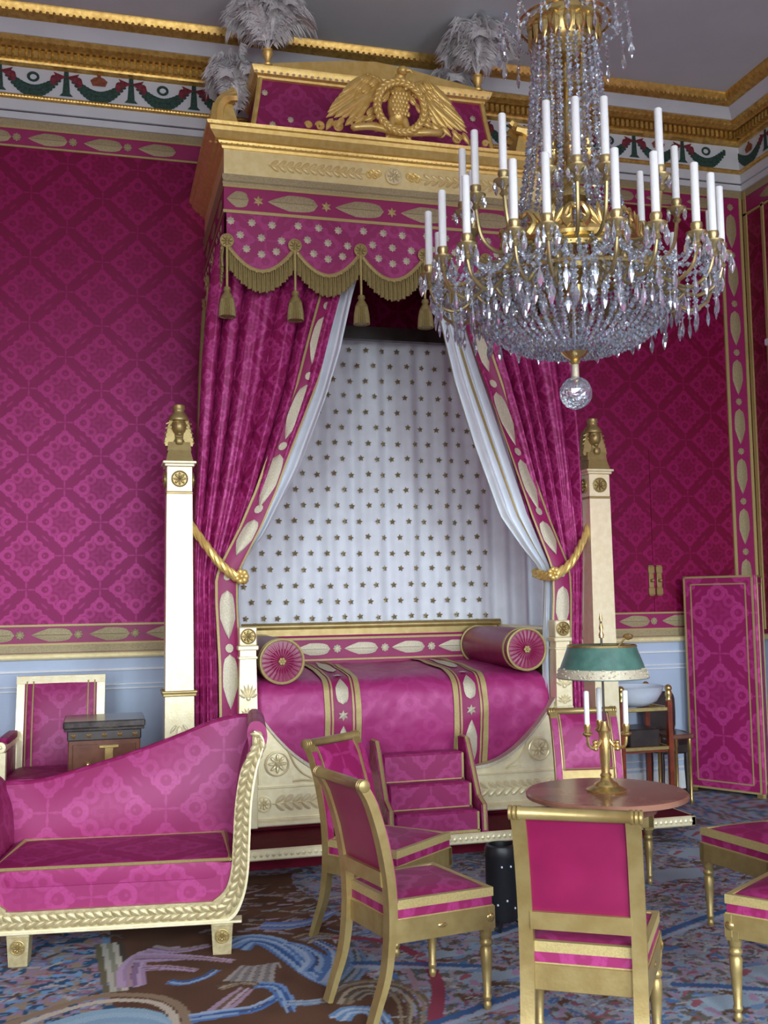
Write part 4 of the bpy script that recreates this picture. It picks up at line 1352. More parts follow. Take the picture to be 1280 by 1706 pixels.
# ostrich plumes
def plume(loc, H, R, n, seed, label):
    rnd = random.Random(seed)
    t = thing('feather_plume', label, 'plume', loc, group='ostrich plumes on the canopy')
    MB().lathe([(.035, 0), (.04, .012), (.018, .03), (.016, .045), (.034, .075), (.040, .10), (.030, .115), (.036, .125)], n=14).build('vase', 'gilt_warm', t, smooth=40)
    for k in range(n):
        a = 2 * PI * k / n + rnd.uniform(-.25, .25)
        tilt = rnd.uniform(.25, 1.0) if k else .1
        hh = H * rnd.uniform(.72, 1.0) * (1.12 - .3 * tilt)
        ro = R * tilt
        sp = catmull([(0, 0, .11), (ro * .25 * cos(a), ro * .25 * sin(a), .11 + hh * .45), (ro * .62 * cos(a), ro * .62 * sin(a), .11 + hh * .85),
                      (ro * 1.0 * cos(a), ro * 1.0 * sin(a), .11 + hh * .93), (ro * 1.25 * cos(a), ro * 1.25 * sin(a), .11 + hh * .70)], 5)
        m_ = MB()
        m_.tube(sp, .004, 4)
        sd = Vector((-sin(a), cos(a), 0))
        for i in range(3, len(sp)):
            f_ = i / len(sp)
            wd = .085 * (sin(PI * min(1, f_ * .95)) ** .6) * (R / .16)
            tg = (sp[min(i + 1, len(sp) - 1)] - sp[i - 1]).normalized()
            for s_ in (-1, 1):
                for q in range(5):
                    p = sp[i] + (sp[min(i + 1, len(sp) - 1)] - sp[i]) * (q / 5)
                    l_ = wd * rnd.uniform(.65, 1.1)
                    d1 = sd * s_ * l_ * .6 + Vector((0, 0, rnd.uniform(-.1, .35) * l_)) + tg * l_ * .25
                    d2 = sd * s_ * l_ + Vector((cos(a) * l_ * .3, sin(a) * l_ * .3, -l_ * rnd.uniform(.25, .75))) + tg * l_ * .4
                    b_ = tg * .006
                    m_.add([p - b_, p + b_, p + d1 + b_ * 1.1, p + d1 - b_ * 1.1, p + d2], [(0, 1, 2, 3), (3, 2, 4)])
        m_.build('feather', 'feather', t, kind=None)
    return t
plume((1.12, 7.02, 5.375), .42, .26, 18, 1, 'tall grey-white ostrich plume on the canopy top corner nearest the chaise')
plume((.93, 7.38, 5.00), .52, .22, 16, 2, 'grey ostrich plume behind the gilt leaf at the far canopy corner')
plume((2.70, 7.02, 5.375), .43, .27, 18, 3, 'tall white ostrich plume on the canopy top corner beside the chandelier')
plume((2.62, 7.42, 5.20), .40, .22, 14, 4, 'low grey ostrich plume between the eagle wing and the white plume')

# ================================================================== curtains
XB = 1.93
XO = [(3.95, .72), (3.6, .67), (3.17, .63), (2.58, .60), (2.06, .575), (1.75, .575), (1.2, .58), (.18, .58)]
XI = [(3.95, 1.62), (3.62, 1.54), (3.37, 1.47), (3.04, 1.385), (2.75, 1.27), (2.5, 1.17), (2.31, 1.10), (2.08, 1.0), (1.83, .87), (1.75, .845), (1.6, .845), (1.2, .865), (.18, .875)]
XS = [(3.95, 1.73), (3.67, 1.65), (3.29, 1.56), (2.96, 1.455), (2.475, 1.265), (2.2, 1.115), (2.04, 1.03), (1.884, .91), (1.75, .87), (1.6, .87), (1.2, .885), (.18, .89)]
XIR = [(3.95, 1.52), (3.5, 1.43), (3.26, 1.355), (2.67, 1.155), (2.17, .99), (1.83, .86), (1.75, .845), (1.6, .845), (1.2, .865), (.18, .875)]
XSR = [(3.95, 1.66), (3.52, 1.59), (3.1, 1.50), (2.67, 1.37), (2.17, 1.19), (1.95, 1.03), (1.83, .93), (1.72, .87), (1.2, .90), (.18, .90)]
def curtain(side, label):
    xi_t, xs_t = (XI, XS) if side < 0 else (XIR, XSR)
    mir = (lambda x: x) if side < 0 else (lambda x: 2 * XB - x)
    t = thing('bed_curtain', label, 'curtain', (mir(.75), 6.76, .172), group='crimson bed curtains')
    Z0, Z1 = 3.95, .19
    def zz(v): return Z0 + (Z1 - Z0) * v
    def fold(u, z):
        wd = lerp_tab(xi_t, z) - lerp_tab(XO, z)
        A = .050 * min(1, wd / .6) + .012
        A *= .35 + .65 * min(1, abs(z - 1.76) / .7)
        uw = u + .05 * sin(u * 9.0 + side) + .012 * sin(z * 1.4 + u * 5)
        ridge = abs(sin(PI * (5.2 * uw + .3))) ** .55
        ph = u * 13 * 2 * PI
        return 6.80 - A * 1.9 * ridge + .006 * sin(ph + z) + .012 * sin(u * 17 + z * 2) - .06 * min(1, max(0, (3.6 - z) / 1.8)) * (1 if z > 1.76 else max(0, 1 - (1.76 - z) / .5))
    def S(u, v, h=0.0):
        z = zz(v)
        a, b = lerp_tab(XO, z), lerp_tab(xi_t, z)
        x = a + (b - a) * u
        return (mir(x), fold(u, z) - h, z)
    MB().grid(lambda u, v: S(u, v), 150, 90).build('cloth', 'curtain_silk', t, W=True, smooth=True)
    def SB(x_in, v, h):                                   # x_in metres back from the inner edge
        z = zz(v)
        a, b = lerp_tab(XO, z), lerp_tab(xi_t, z)
        u = 1 - x_in / (b - a)
        return (mir(b - x_in), 6.70 - .045 * min(1, max(0, (3.6 - z) / 1.8)) - h + .015 * sin(x_in * 20 + z * 2), z)
    bd = MB().grid(lambda u, v: SB(.14 * u, v, .008), 8, 90).build('border', 'border_silk', t, W=True, smooth=True)
    def child(mb_, name, mat_):
        o_ = mb_.build(name, mat_, bd, smooth=True)
        for q in o_.data.vertices: q.co -= Vector(t.location)
    for a, b in ((.0, .013), (.127, .143)):
        child(MB().grid(lambda u, v: SB(a + (b - a) * u, v, .013), 2, 90), 'galloon', 'braid')
    pr = leaf_pts(1, .048, 12)
    vcs = [(.035, .085), (.163, .088), (.294, .100), (.417, .095), (.515, .062), (.645, .082), (.757, .092), (.88, .092)]
    for vc, vl in vcs:
        child(MB().grid(lambda u, v: SB(.070 + pr[int(round(u * 12))][1] * (2 * v - 1), vc + (.5 - u) * vl, .014 + .006 * (1 - (2 * v - 1) ** 2)), 12, 4), 'palm_motif', 'silver_thread')
    for (a, _), (b, _) in zip(vcs, vcs[1:]):
        c_ = (a + b) / 2
        child(MB().grid(lambda u, v: SB(.070 + .026 * (v) * cos(2 * PI * u), c_ + .0075 * v * sin(2 * PI * u), .016), 10, 2), 'flower_motif', 'silver_thread')
    # white silk lining edge
    def SL(u, v):
        z = zz(v)
        a, b = lerp_tab(xi_t, z), lerp_tab(xs_t, z)
        x = a - .03 + (b - a + .03) * u
        return (mir(x), 6.76 - .045 * min(1, max(0, (3.6 - z) / 1.8)) + .022 * sin(u * 2 * PI * (1.8 if side < 0 else 3.2) + z), z)
    MB().grid(SL, 26, 80).build('lining', 'sheer', t, W=True, smooth=True)
    if side > 0:
        for uu in (.42, .95):
            def SG(u, v):
                p = SL(min(1, uu + .11 * u * .5), v)
                return (p[0], p[1] - .006, p[2])
            MB().grid(SG, 2, 80).build('lining_braid', 'braid', t, W=True, smooth=True)
    # twisted tie-back
    m_ = MB()
    pts = catmull([(mir(.555), 6.66, 2.09), (mir(.64), 6.60, 1.96), (mir(.74), 6.575, 1.83), (mir(.845), 6.60, 1.755), (mir(.90), 6.68, 1.755), (mir(.91), 6.80, 1.78)], 8)
    for ph in (0, 2 * PI / 3, 4 * PI / 3):
        q = []
        for i, p in enumerate(pts):
            q.append(p + Vector((0, .015 * cos(i * .7 + ph), .021 * sin(i * .7 + ph))))
        m_.tube(q, .017, 7)
    m_.build('tie_back', 'gilt_warm', t, W=True, smooth=True)
    m_ = MB()
    for k in range(7):
        a = 2 * PI * k / 7
        m_.ell((mir(.86) + .03 * cos(a), 6.575, 1.765 + .03 * sin(a)), .02, .014, .02, 8, 5)
    m_.ell((mir(.86), 6.565, 1.765), .018, .016, .018, 8, 5)
    m_.build('tie_rosette', 'gilt_warm', t, W=True, smooth=True)
    return t
curtain(-1, 'crimson damask bed curtain tied back beside the post behind the chaise')
curtain(1, 'crimson damask bed curtain tied back below the chandelier')
# edge trimming of the side curtain against the wall: thin gilt band under the canopy side
MB().tube(catmull([(.70, 7.3, 3.66), (.66, 7.1, 3.2), (.63, 6.95, 2.6), (.60, 6.85, 2.1)], 6), .018, 6).build('curtain_edge_trim', 'fringe', label='slim olive-gold trim edging the outer side of the bed curtain', cat='cord')
# starred white curtain behind the bed
sc_t = thing('starred_curtain', 'white silk curtain sewn with gold stars hanging behind the bed', 'curtain', (2.1, 7.78, 1.3))
def star_fold(x):
    f_ = .016 * sin(x * 21) + .010 * sin(x * 47 + 1)
    if x > 2.95: f_ += .035 * min(1, (x - 2.95) / .1) * sin(x * 38)
    return 7.765 + f_
MB().grid(lambda u, v: ((lambda x: (x, star_fold(x) + .01 * sin(v * 3 + x * 4), 3.70 - 2.45 * v))(.72 + 2.90 * u)), 260, 20).build('cloth', 'sheer', sc_t, W=True, smooth=True)
SM = star_mb(.026, .006, 5, .5).mesh('star', 'dark_star')
rnd = random.Random(5)
cnt = 0
for r_ in range(18):
    z_ = 1.475 + .122 * r_
    for k in range(16):
        x_ = 1.04 + .127 * k + (.06 if r_ % 2 else 0) + rnd.uniform(-.012, .012)
        if x_ > 2.98: continue
        inst('star', SM, sc_t, (x_, star_fold(x_) - .020, z_ + rnd.uniform(-.006, .006)), (0, rnd.uniform(-.3, .3), math.atan2(.016 * 21 * cos(x_ * 21), 1)), W=True)

# ================================================================== seats
def side_xz(a, b, t): return (a, t, b)
FRONT_LEG = [(.010, 0), (.015, .010), (.017, .022), (.011, .034), (.018, .046), (.018, .054), (.014, .060), (.022, .18), (.0245, .232), (.018, .242), (.026, .252), (.026, .262), (.019, .272), (.025, .282), (.025, .315)]
def make_chair():
    t = thing('gilt_chair', 'chair', 'chair', (0, 0, 0))
    wr_, wf, D = .205, .235, .42
    # seat frame: rails
    m = MB()
    for s_ in (-1, 1):
        m.hull([(x, s_ * (y - k), z) for (x, y) in ((-.02, wr_), (D, wf)) for k in (0, .03) for z in (.312, .397)])
    m.box(-.02, .012, -wr_, wr_, .312, .397, .003).box(D - .03, D, -wf, wf, .312, .397, .003)
    fr = m.build('seat_frame', 'gilt', t)
    m = MB()
    for s_ in (-1, 1):
        m.ell((D - .02, s_ * (wf + .001), .355), .018, .006, .018, 8, 5)
        m.ell((.19, s_ * (wr_ + .014), .355), .022, .005, .010, 8, 5)
    m.build('mount', 'brass', fr, smooth=True)
    # cushion
    def fc(x): return wr_ + (wf - wr_) * (x + .02) / (D + .02)
    m = MB().hull([(x, s_ * (fc(x) - .008), z) for x in (-.012, D - .008) for s_ in (-1, 1) for z in (.395, .455)])
    m.grid(lambda u, v: ((lambda x: (x, (2 * v - 1) * (fc(x) - .01), .460 + .026 * (1 - (2 * u - 1) ** 4) * (1 - (2 * v - 1) ** 4)))(-.01 + (D) * u)), 14, 14)
    cu = m.build('seat_cushion', 'silk', t, smooth=30)
    m = MB()
    for za, zb, wd in ((.434, .468, .022), (.395, .401, .004)):
        o4 = [(-.015, -(wr_ - .004)), (D - .003, -(wf - .004)), (D - .003, wf - .004), (-.015, wr_ - .004)]
        i4 = [(-.015 + wd, -(wr_ - .004 - wd)), (D - .003 - wd, -(wf - .004 - wd)), (D - .003 - wd, wf - .004 - wd), (-.015 + wd, wr_ - .004 - wd)]
        for k in range(4):
            j = (k + 1) % 4
            m.hull([(*q, zz_) for q in (o4[k], o4[j], i4[k], i4[j]) for zz_ in (za, zb)])
    m.build('braid', 'braid', cu)
    # back stiles continuous with sabre rear legs
    def stile(s_):
        A = catmull([(-.115, 0, .0), (-.085, 0, .08), (-.042, 0, .20), (-.022, 0, .335), (-.018, 0, .42), (-.026, 0, .55), (-.055, 0, .70), (-.098, 0, .835), (-.135, 0, .903)], 4)
        Wd = [.020 + .010 * min(1, abs(p.z - 0) / .35) if p.z < .35 else .030 + .004 * sin(p.z * 3) for p in A]
        out, inn = [], []
        for i, p in enumerate(A):
            d = (A[min(i + 1, len(A) - 1)] - A[max(i - 1, 0)]).normalized()
            n_ = Vector((-d.z, 0, d.x))
            out.append((p.x + n_.x * Wd[i] * .55, p.z + n_.z * Wd[i] * .55))
            inn.append((p.x - n_.x * Wd[i] * .55, p.z - n_.z * Wd[i] * .55))
        y_ = s_ * (wr_ - .001)
        return MB().ribbon(out, inn, side_xz, y_ - s_ * .046, y_ + s_ * .002)
    for s_ in (-1, 1):
        stile(s_).build('rear_leg_and_stile', 'gilt', t, smooth=35)
        MB().lathe(FRONT_LEG, (D - .028, s_ * (wf - .026), 0), 14).box(D - .052, D - .004, s_ * (wf - .026) - .024, s_ * (wf - .026) + .024, .300, .338).build('front_leg', 'gilt', t, smooth=40)
    # top rail: rolled, ringed ends
    m = MB().lathe([(.020, -.225), (.024, -.222), (.024, -.214), (.018, -.211), (.024, -.207), (.024, -.199), (.018, -.196), (.024, -.192), (.024, -.184), (.021, -.180), (.021, .180), (.024, .184), (.024, .192), (.018, .196), (.024, .199), (.024, .207), (.018, .211), (.024, .214), (.024, .222), (.020, .225)], (-.135, 0, 0), 12)
    m.v = [(p[0], p[2] * .95, .906 + p[1]) for p in m.v]
    m.build('top_rail', 'gilt', t, smooth=40)
    m = MB().hull([(x, y, z) for (x, z) in ((-.048, .515), (-.022, .51), (-.052, .572), (-.028, .572)) for y in (-.165, .165)])
    m.build('cross_rail', 'gilt', t)
    # upholstered back
    def bx(z):
        return lerp_tab([(.905, -.135), (.835, -.098), (.70, -.055), (.55, -.026), (.4, -.018)], z)
    def back(u, v, f_):
        z = .568 + (.890 - .568) * v
        y = (2 * u - 1) * .162
        return (bx(z) + f_ * (.014 + .016 * (1 - (2 * u - 1) ** 4) * (1 - (2 * v - 1) ** 4)), y, z)
    bk = MB().grid(lambda u, v: back(u, v, 1), 10, 12).build('back_upholstery', 'silk', t, smooth=True)
    MB().grid(lambda u, v: back(u, v, -.35), 10, 12).build('back_cloth', 'satin', t, smooth=True)
    m = MB()
    m.tube([back(0.04, v / 8, 1.15) for v in range(9)], .009, 4, flat=.5).tube([back(0.96, v / 8, 1.15) for v in range(9)], .009, 4, flat=.5)
    m.tube([back(u / 8, .03, 1.15) for u in range(9)], .009, 4, flat=.5)
    m.build('braid', 'braid', bk)
    # outer wings of the back front: silk facing over the stiles with braid
    for s_ in (-1, 1):
        m = MB()
        zz_ = [.46 + (.87 - .46) * i / 10 for i in range(11)]
        m.ribbon([(bx(z) + .019, z) for z in zz_], [(bx(z) + .025, z) for z in zz_], side_xz, s_ * .165, s_ * .203)
        m.build('stile_facing', 'silk', t, smooth=35)
    return t
chair0 = make_chair()
CHAIRS = [
    ((1.045, 4.085), 13, 'gilt chair with crimson seat seen from its side before the bed steps'),
    ((1.215, 5.10), -50.7, 'gilt chair partly hidden behind the side-on chair, turned toward the viewer'),
    ((1.54, 3.235), 58.4, 'gilt chair turned away, its plain magenta back toward the viewer'),
    ((3.29, 4.46), -171, 'gilt chair at the picture edge with only its seat showing, nearer the folding screen'),
    ((2.715, 3.355), 122.5, 'gilt chair at the lower picture edge, only seat corner and one turned leg showing'),
    ((2.83, 5.78), -100, 'gilt chair facing the viewer behind the round table and lamp'),
]
for i, ((cx, cy), a, lab) in enumerate(CHAIRS):
    c_ = chair0 if i == 0 else copy_tree(chair0)
    c_.location = (cx, cy, 0)
    c_.rotation_euler = (0, 0, rad(a))
    c_['label'] = lab
    c_['group'] = 'gilt chairs with crimson seats'

# ---- armchair by the dado
def make_armchair(loc, rz):
    t = thing('armchair', 'gilt armchair with crimson back against the light grey dado', 'armchair', loc, rz)
    # local: faces -Y
    W_, D = .29, .56
    m = MB().box(-W_, W_, -D, -D + .04, .33, .41, .004).box(-W_, W_, -.04, 0, .33, .41, .004).box(-W_, -W_ + .04, -D, 0, .33, .41, .004).box(W_ - .04, W_, -D, 0, .33, .41, .004)
    m.build('seat_frame', 'gilt_pale', t)
    cu = MB().box(-W_ + .01, W_ - .01, -D + .01, -.02, .41, .50, .01).cushion(-W_ + .012, W_ - .012, -D + .015, -.02, .47, .545, .3).build('seat_cushion', 'silk', t, smooth=40)
    MB().box(-W_ + .005, W_ - .005, -D + .002, -D + .014, .488, .506).build('braid', 'braid', cu)
    MB().box(-W_ + .005, W_ - .005, -D + .002, -D + .014, .412, .428).build('braid', 'braid', cu)
    for s_ in (-1, 1):
        MB().lathe([(r * 1.2, z) for r, z in FRONT_LEG], (s_ * (W_ - .03), -D + .03, 0), 14).build('front_leg', 'gilt_pale', t, smooth=40)
        A = [(s_ * (W_ - .03), .06 * (1 - z / .41) ** 2 + .0 if z < .41 else .10 * ((z - .41) / .7) ** 1.6, z) for z in [i * .07 for i in range(17)]]
        m = MB()
        for p, q in zip(A, A[1:]):
            m.hull([(p[0] + a * .028, p[1] + b * .02, p[2]) for a in (-1, 1) for b in (-1, 1)] + [(q[0] + a * .028, q[1] + b * .02, q[2]) for a in (-1, 1) for b in (-1, 1)])
        m.build('rear_leg_and_stile', 'gilt_pale', t)
        a_ = MB().box(s_ * W_ - .03, s_ * W_ + .03, -D + .01, .02, .70, .745, .012)
        a_.build('arm_rest', 'gilt_pale', t)
        MB().cushion(s_ * W_ - .032, s_ * W_ + .032, -D + .09, -.02, .735, .785, .4, 10, 6).build('arm_pad', 'silk', t, smooth=True)
        m = MB().taper((s_ * W_, -D + .035), .05, .05, .058, .058, .40, .70)
        m.lathe([(.032, -.012), (.034, 0), (.032, .012)], (s_ * W_, -D + .004, .735), 14, axis='y').ell((s_ * W_, -D - .01, .735), .012, .008, .012, 8, 5)
        m.build('arm_support', 'gilt_pale', t, smooth=40)
        MB().grid(lambda u, v: (s_ * (W_ - .012), -D + .07 + (D - .09) * u, .50 + .21 * v), 2, 2).build('arm_panel', 'silk', t)
    MB().hull([(x, y, z) for (y, z) in ((.058, 1.075), (.10, 1.075), (.072, 1.125), (.115, 1.125)) for x in (-W_, W_)]).build('top_rail', 'gilt_pale', t)
    def bk(u, v, h):
        z = .47 + .62 * v
        y = -.03 + .10 * max(0, (z - .41) / .7) ** 1.6
        return ((2 * u - 1) * (W_ - .055), y - h - .03 * (1 - (2 * u - 1) ** 4) * (1 - (2 * v - 1) ** 4), z)
    b_ = MB().grid(lambda u, v: bk(u, v, 0), 12, 12).build('back_upholstery', 'silk', t, smooth=True)
    for k in (.03, .12, .88, .97):
        MB().tube([bk(k, v / 8, .005) for v in range(9)], .008, 4, flat=.6).build('braid', 'braid', b_)
    MB().grid(lambda u, v: (lambda p: (p[0], p[1] + .055, p[2]))(bk(u, v, 0)), 8, 8).build('back_cloth', 'satin', t, smooth=True)
make_armchair((-.255, 7.42, 0), rad(-4))

# ---- small cabinet
def make_stand():
    t = thing('bedside_cabinet', 'small dark wooden cabinet with gilt studs beside the armchair', 'cabinet', (.03, 6.42, 0))
    MB().box(-.20, .20, -.17, .17, .06, .875, .006).build('body', 'wood', t)
    MB().box(-.205, .205, -.18, .18, .83, .888, .006).build('frieze', 'dark_wood', t)
    MB().box(-.228, .228, -.20, .20, .90, .942, .008).box(-.222, .222, -.192, .192, .886, .902, .004).build('top', 'marble', t)
    MB().box(-.24, .24, -.19, .19, 0, .06, .006).build('plinth', 'dark_wood', t)
    st = star_mb(.018, .006, 6, .6).mesh('stud', 'brass')
    for k in range(5):
        inst('stud', st, t, (-.17 + .085 * k, -.181, .858))
    d_ = MB().box(-.175, .175, -.178, -.165, .12, .81, .004).build('door', 'wood', t)
    MB().box(.0, .05, -.186, -.176, .69, .80, .003).box(-.03, .08, -.188, -.176, .785, .802, .003).build('lock_plate', 'brass', d_)
    MB().ell((-.09, -.195, .70), .018, .02, .018).build('knob', 'brass', d_, smooth=True)
make_stand()

# ---- chaise longue (meridienne)
def make_chaise():
    t = thing('chaise_longue', 'crimson damask chaise longue with one high rolled arm and carved gilt frame', 'chaise', (0, 0, 0))
    # local frame: x to the right along the front, y back, origin under the right front leg's line
    def F(a, b, t_): return (a, t_, b)
    # front frame: outer and inner polylines from high arm, along the rail, up the low arm
    outer = catmull([(.150, 0, 1.005), (.190, 0, .975), (.195, 0, .93), (.165, 0, .83), (.140, 0, .68), (.130, 0, .50), (.122, 0, .36), (.100, 0, .25), (.055, 0, .165), (-.02, 0, .150), (-.30, 0, .150), (-.65, 0, .150), (-.95, 0, .150), (-1.03, 0, .165), (-1.085, 0, .25), (-1.11, 0, .36), (-1.12, 0, .50), (-1.135, 0, .62), (-1.17, 0, .70), (-1.20, 0, .715)], 4)
    inner = catmull([(.140, 0, .955), (.150, 0, .94), (.140, 0, .91), (.090, 0, .83), (.062, 0, .68), (.050, 0, .50), (.042, 0, .38), (.018, 0, .295), (-.035, 0, .245), (-.07, 0, .238), (-.30, 0, .238), (-.65, 0, .238), (-.93, 0, .238), (-.955, 0, .25), (-1.005, 0, .295), (-1.03, 0, .38), (-1.04, 0, .50), (-1.06, 0, .61), (-1.10, 0, .66), (-1.16, 0, .675)], 4)
    A = [(p.x, p.z) for p in outer]
    B = [(p.x, p.z) for p in inner]
    fr = MB().ribbon(A, B, F, 0, .06).build('front_frame', 'gilt_mid', t, smooth=30)
    # carved guilloche running in the frame
    m = MB()
    N = 120
    mid = [((a[0] + b[0]) / 2, (a[1] + b[1]) / 2) for a, b in zip(A, B)]
    acc = [0]
    for p, q in zip(mid, mid[1:]): acc.append(acc[-1] + math.hypot(q[0] - p[0], q[1] - p[1]))
    for i in range(N):
        d = acc[-1] * (i + .5) / N
        j = max(k for k in range(len(acc)) if acc[k] <= d)
        j = min(j, len(mid) - 2)
        tt = (d - acc[j]) / max(1e-6, acc[j + 1] - acc[j])
        px_, pz_ = mid[j][0] + (mid[j + 1][0] - mid[j][0]) * tt, mid[j][1] + (mid[j + 1][1] - mid[j][1]) * tt
        ang = math.atan2(mid[j + 1][1] - mid[j][1], mid[j + 1][0] - mid[j][0])
        m.merge(leaf_mb(.062, .016, .008, 5), Matrix.Translation((px_ - sin(ang) * .014 * (-1) ** i, -.001, pz_ + cos(ang) * .014 * (-1) ** i)) @ Matrix.Rotation(-ang + (.5 if i % 2 else -.5), 4, 'Y'))
    m.build('carved_leaves', 'gilt_mid', fr, smooth=40)
    MB().ribbon(A, [(a[0] + (b[0] - a[0]) * .12, a[1] + (b[1] - a[1]) * .12) for a, b in zip(A, B)], F, -.008, .062).build('outer_bead', 'gilt_pale', fr, smooth=30)
    MB().box(-1.06, .09, -.012, .07, .140, .152, .003).build('rail_fillet', 'gilt_pale', fr)
    # legs
    for lx, ly in ((0, .045), (-.90, .045), (0, .60), (-.90, .60)):
        m = MB().taper((lx, ly), .082, .082, .098, .098, 0, .145)
        m.box(lx - .05, lx + .05, ly - .05, ly + .05, .125, .148, .004)
        l_ = m.build('leg', 'gilt_mid', t)
        if ly < .1:
            q = MB().merge(rosette_mb(.03, .01)).build('rosette', 'gilt', l_)
            q.location = (lx, ly - .047, .085)
    # body under the seat, seat cushion
    MB().box(-1.03, .045, .05, .64, .16, .40, .03).build('seat_base', 'silk', t)
    b_ = MB()
    fr_in = [p for p in B if p[1] < .41]
    b_.prism(fr_in, F, .02, .06)
    b_.build('front_apron', 'silk', t)
    cu = MB().cushion(-1.035, .048, .012, .62, .33, .432, .18, 24, 10).build('seat_cushion', 'silk', t, smooth=True)
    m = MB()
    ring = [(-1.02, .022, .418), (.035, .022, .418), (.0, .56, .43), (-.985, .56, .43)]
    for a, b in zip(ring, ring[1:] + ring[:1]):
        m.tube([a, b], .016, 4, flat=.55)
    m.build('braid', 'braid', cu)
    # high rolled arm
    prof = [(.045, .36), (.052, .50), (.066, .68), (.095, .83), (.125, .91), (.118, .99), (.135, 1.035), (.175, 1.04), (.205, 1.01), (.212, .96), (.195, .90), (.165, .83), (.142, .68), (.13, .50), (.124, .38)]
    pc = catmull([(a, 0, b) for a, b in prof], 4)
    def arm(u, v):
        p = pc[int(round(u * (len(pc) - 1)))]
        bul = 0
        return (p.x, .045 + .58 * v, p.z + .0)
    m = MB().grid(arm, len(pc) - 1, 12)
    m.prism([(p.x, p.z) for p in pc], F, .044, .046)
    m.build('high_arm', 'silk', t, smooth=50)
    pc2 = catmull([(a, 0, b) for a, b in [(-1.035, .36), (-1.04, .50), (-1.055, .60), (-1.085, .67), (-1.10, .72), (-1.14, .75), (-1.19, .745), (-1.215, .71), (-1.20, .67), (-1.15, .61), (-1.12, .50), (-1.11, .38)]], 4)
    m = MB().grid(lambda u, v: (lambda p: (p.x, .045 + .58 * v, p.z))(pc2[int(round(u * (len(pc2) - 1)))]), len(pc2) - 1, 12)
    m.prism([(p.x, p.z) for p in pc2], F, .044, .046)
    m.build('low_arm', 'silk', t, smooth=50)
    # back: sloping top from the high arm down to the low arm
    topz = [(.19, .985), (.10, 1.0), (-.05, .975), (-.25, .90), (-.50, .815), (-.75, .745), (-.95, .70), (-1.19, .70)]
    tz = [(p.x, p.z) for p in catmull([(a, 0, b) for a, b in topz], 6)]
    def back(u, v):
        i = u * (len(tz) - 1)
        k_ = min(int(i), len(tz) - 2)
        x = tz[k_][0] + (tz[k_ + 1][0] - tz[k_][0]) * (i - k_)
        zt_ = tz[k_][1] + (tz[k_ + 1][1] - tz[k_][1]) * (i - k_)
        return x, zt_
    def bf(u, v):
        x, zt_ = back(u, v)
        lim = .115 * (1 - min(1, (v) * 1.2))
        x = min(x, .20 - lim) if x > 0 else max(x, -1.20 + lim)
        return (x, .56 + .06 * v ** 1.5 - .028 * sin(PI * u) * sin(PI * min(1, v)), .38 + (zt_ - .38) * v)
    m = MB().grid(bf, 60, 14)
    m.grid(lambda u, v: (back(u, 1)[0], .62 + .05 * v, back(u, 1)[1] + .028 * sin(PI * v) - .02 * v), 60, 6)
    m.grid(lambda u, v: (min(max(back(u, 1)[0], -1.20 + .10 * v), .19 - .13 * v), .67, (back(u, 1)[1] - .02) * (1 - v) + .2 * v), 60, 8)
    m.build('back_upholstery', 'silk', t, smooth=50)
    t.location = (.549, 4.93, 0)
    t.rotation_euler = (0, 0, rad(-7.5))
make_chaise()

# ---- bed steps
def make_steps():
    t = thing('bed_steps', 'crimson upholstered bed steps with gold braid in front of the bed', 'steps', (2.0, 6.17, .172))
    # local: front at y=0, going back; three treads
    W_ = .30
    tr = [(0, .13), (.135, .28), (.27, .45)]
    for i, (yy, zz_) in enumerate(tr):
        z0_ = 0 if i == 0 else tr[i - 1][1] - .01
        c_ = MB().box(-W_ + .03, W_ - .03, yy, .410, z0_, zz_, .012).build('tread', 'silk', t, smooth=30)
        MB().box(-W_ + .03, W_ - .03, yy - .004, yy + .004, z0_ + .004 if i else .0, (z0_ if i else 0) + .016).build('braid', 'braid', c_)
        MB().box(W_ - .048, W_ - .034, yy - .004, yy + .004, z0_ + .01, zz_ - .006).build('braid', 'braid', c_)
    out = [(-.012, 0), (.415, 0), (.415, .53), (.30, .53), (.262, .475), (.10, .20), (.0, .16)]
    for s_ in (-1, 1):
        c_ = MB().prism(out, lambda a, b, q: (q, a, b), s_ * W_ - .02, s_ * W_ + .02).build('side_panel', 'silk', t)
        MB().tube([(s_ * W_ - .0, -.012, .01), (s_ * W_, -.006, .16), (s_ * W_, .10, .203), (s_ * W_, .262, .478), (s_ * W_, .30, .533), (s_ * W_, .41, .533)], .013, 5).build('braid', 'braid', c_)
make_steps()

# ---- round table
TXY = (2.15, 4.235)
def make_table():
    t = thing('round_table', 'small round table with a figured mahogany top behind the turned-away chair', 'table', (*TXY, 0))
    MB().lathe([(.0, .722), (.335, .722), (.350, .728), (.352, .742), (.345, .750), (.0, .752)], n=56).build('top', 'table_wood', t, smooth=40)
    MB().lathe([(.20, .665), (.215, .67), (.215, .715), (.205, .722)], n=48).build('apron', 'wood', t, smooth=40)
    MB().lathe([(.216, .700), (.220, .704), (.220, .718), (.216, .722)], n=48, cap=False).build('gilt_band', 'gilt', t)
    MB().lathe([(.04, .12), (.055, .16), (.06, .20), (.04, .25), (.045, .45), (.05, .60), (.09, .65), (.10, .66)], n=20).build('column', 'wood', t, smooth=40)
    for k in range(3):
        a = 2 * PI * k / 3 + .5
        MB().tube(catmull([(.02 * cos(a), .02 * sin(a), .17), (.14 * cos(a), .14 * sin(a), .13), (.25 * cos(a), .25 * sin(a), .035), (.27 * cos(a), .27 * sin(a), .02)], 4), [.03] * 9 + [.022] * 4, 8).build('foot', 'wood', t, smooth=True)
make_table()

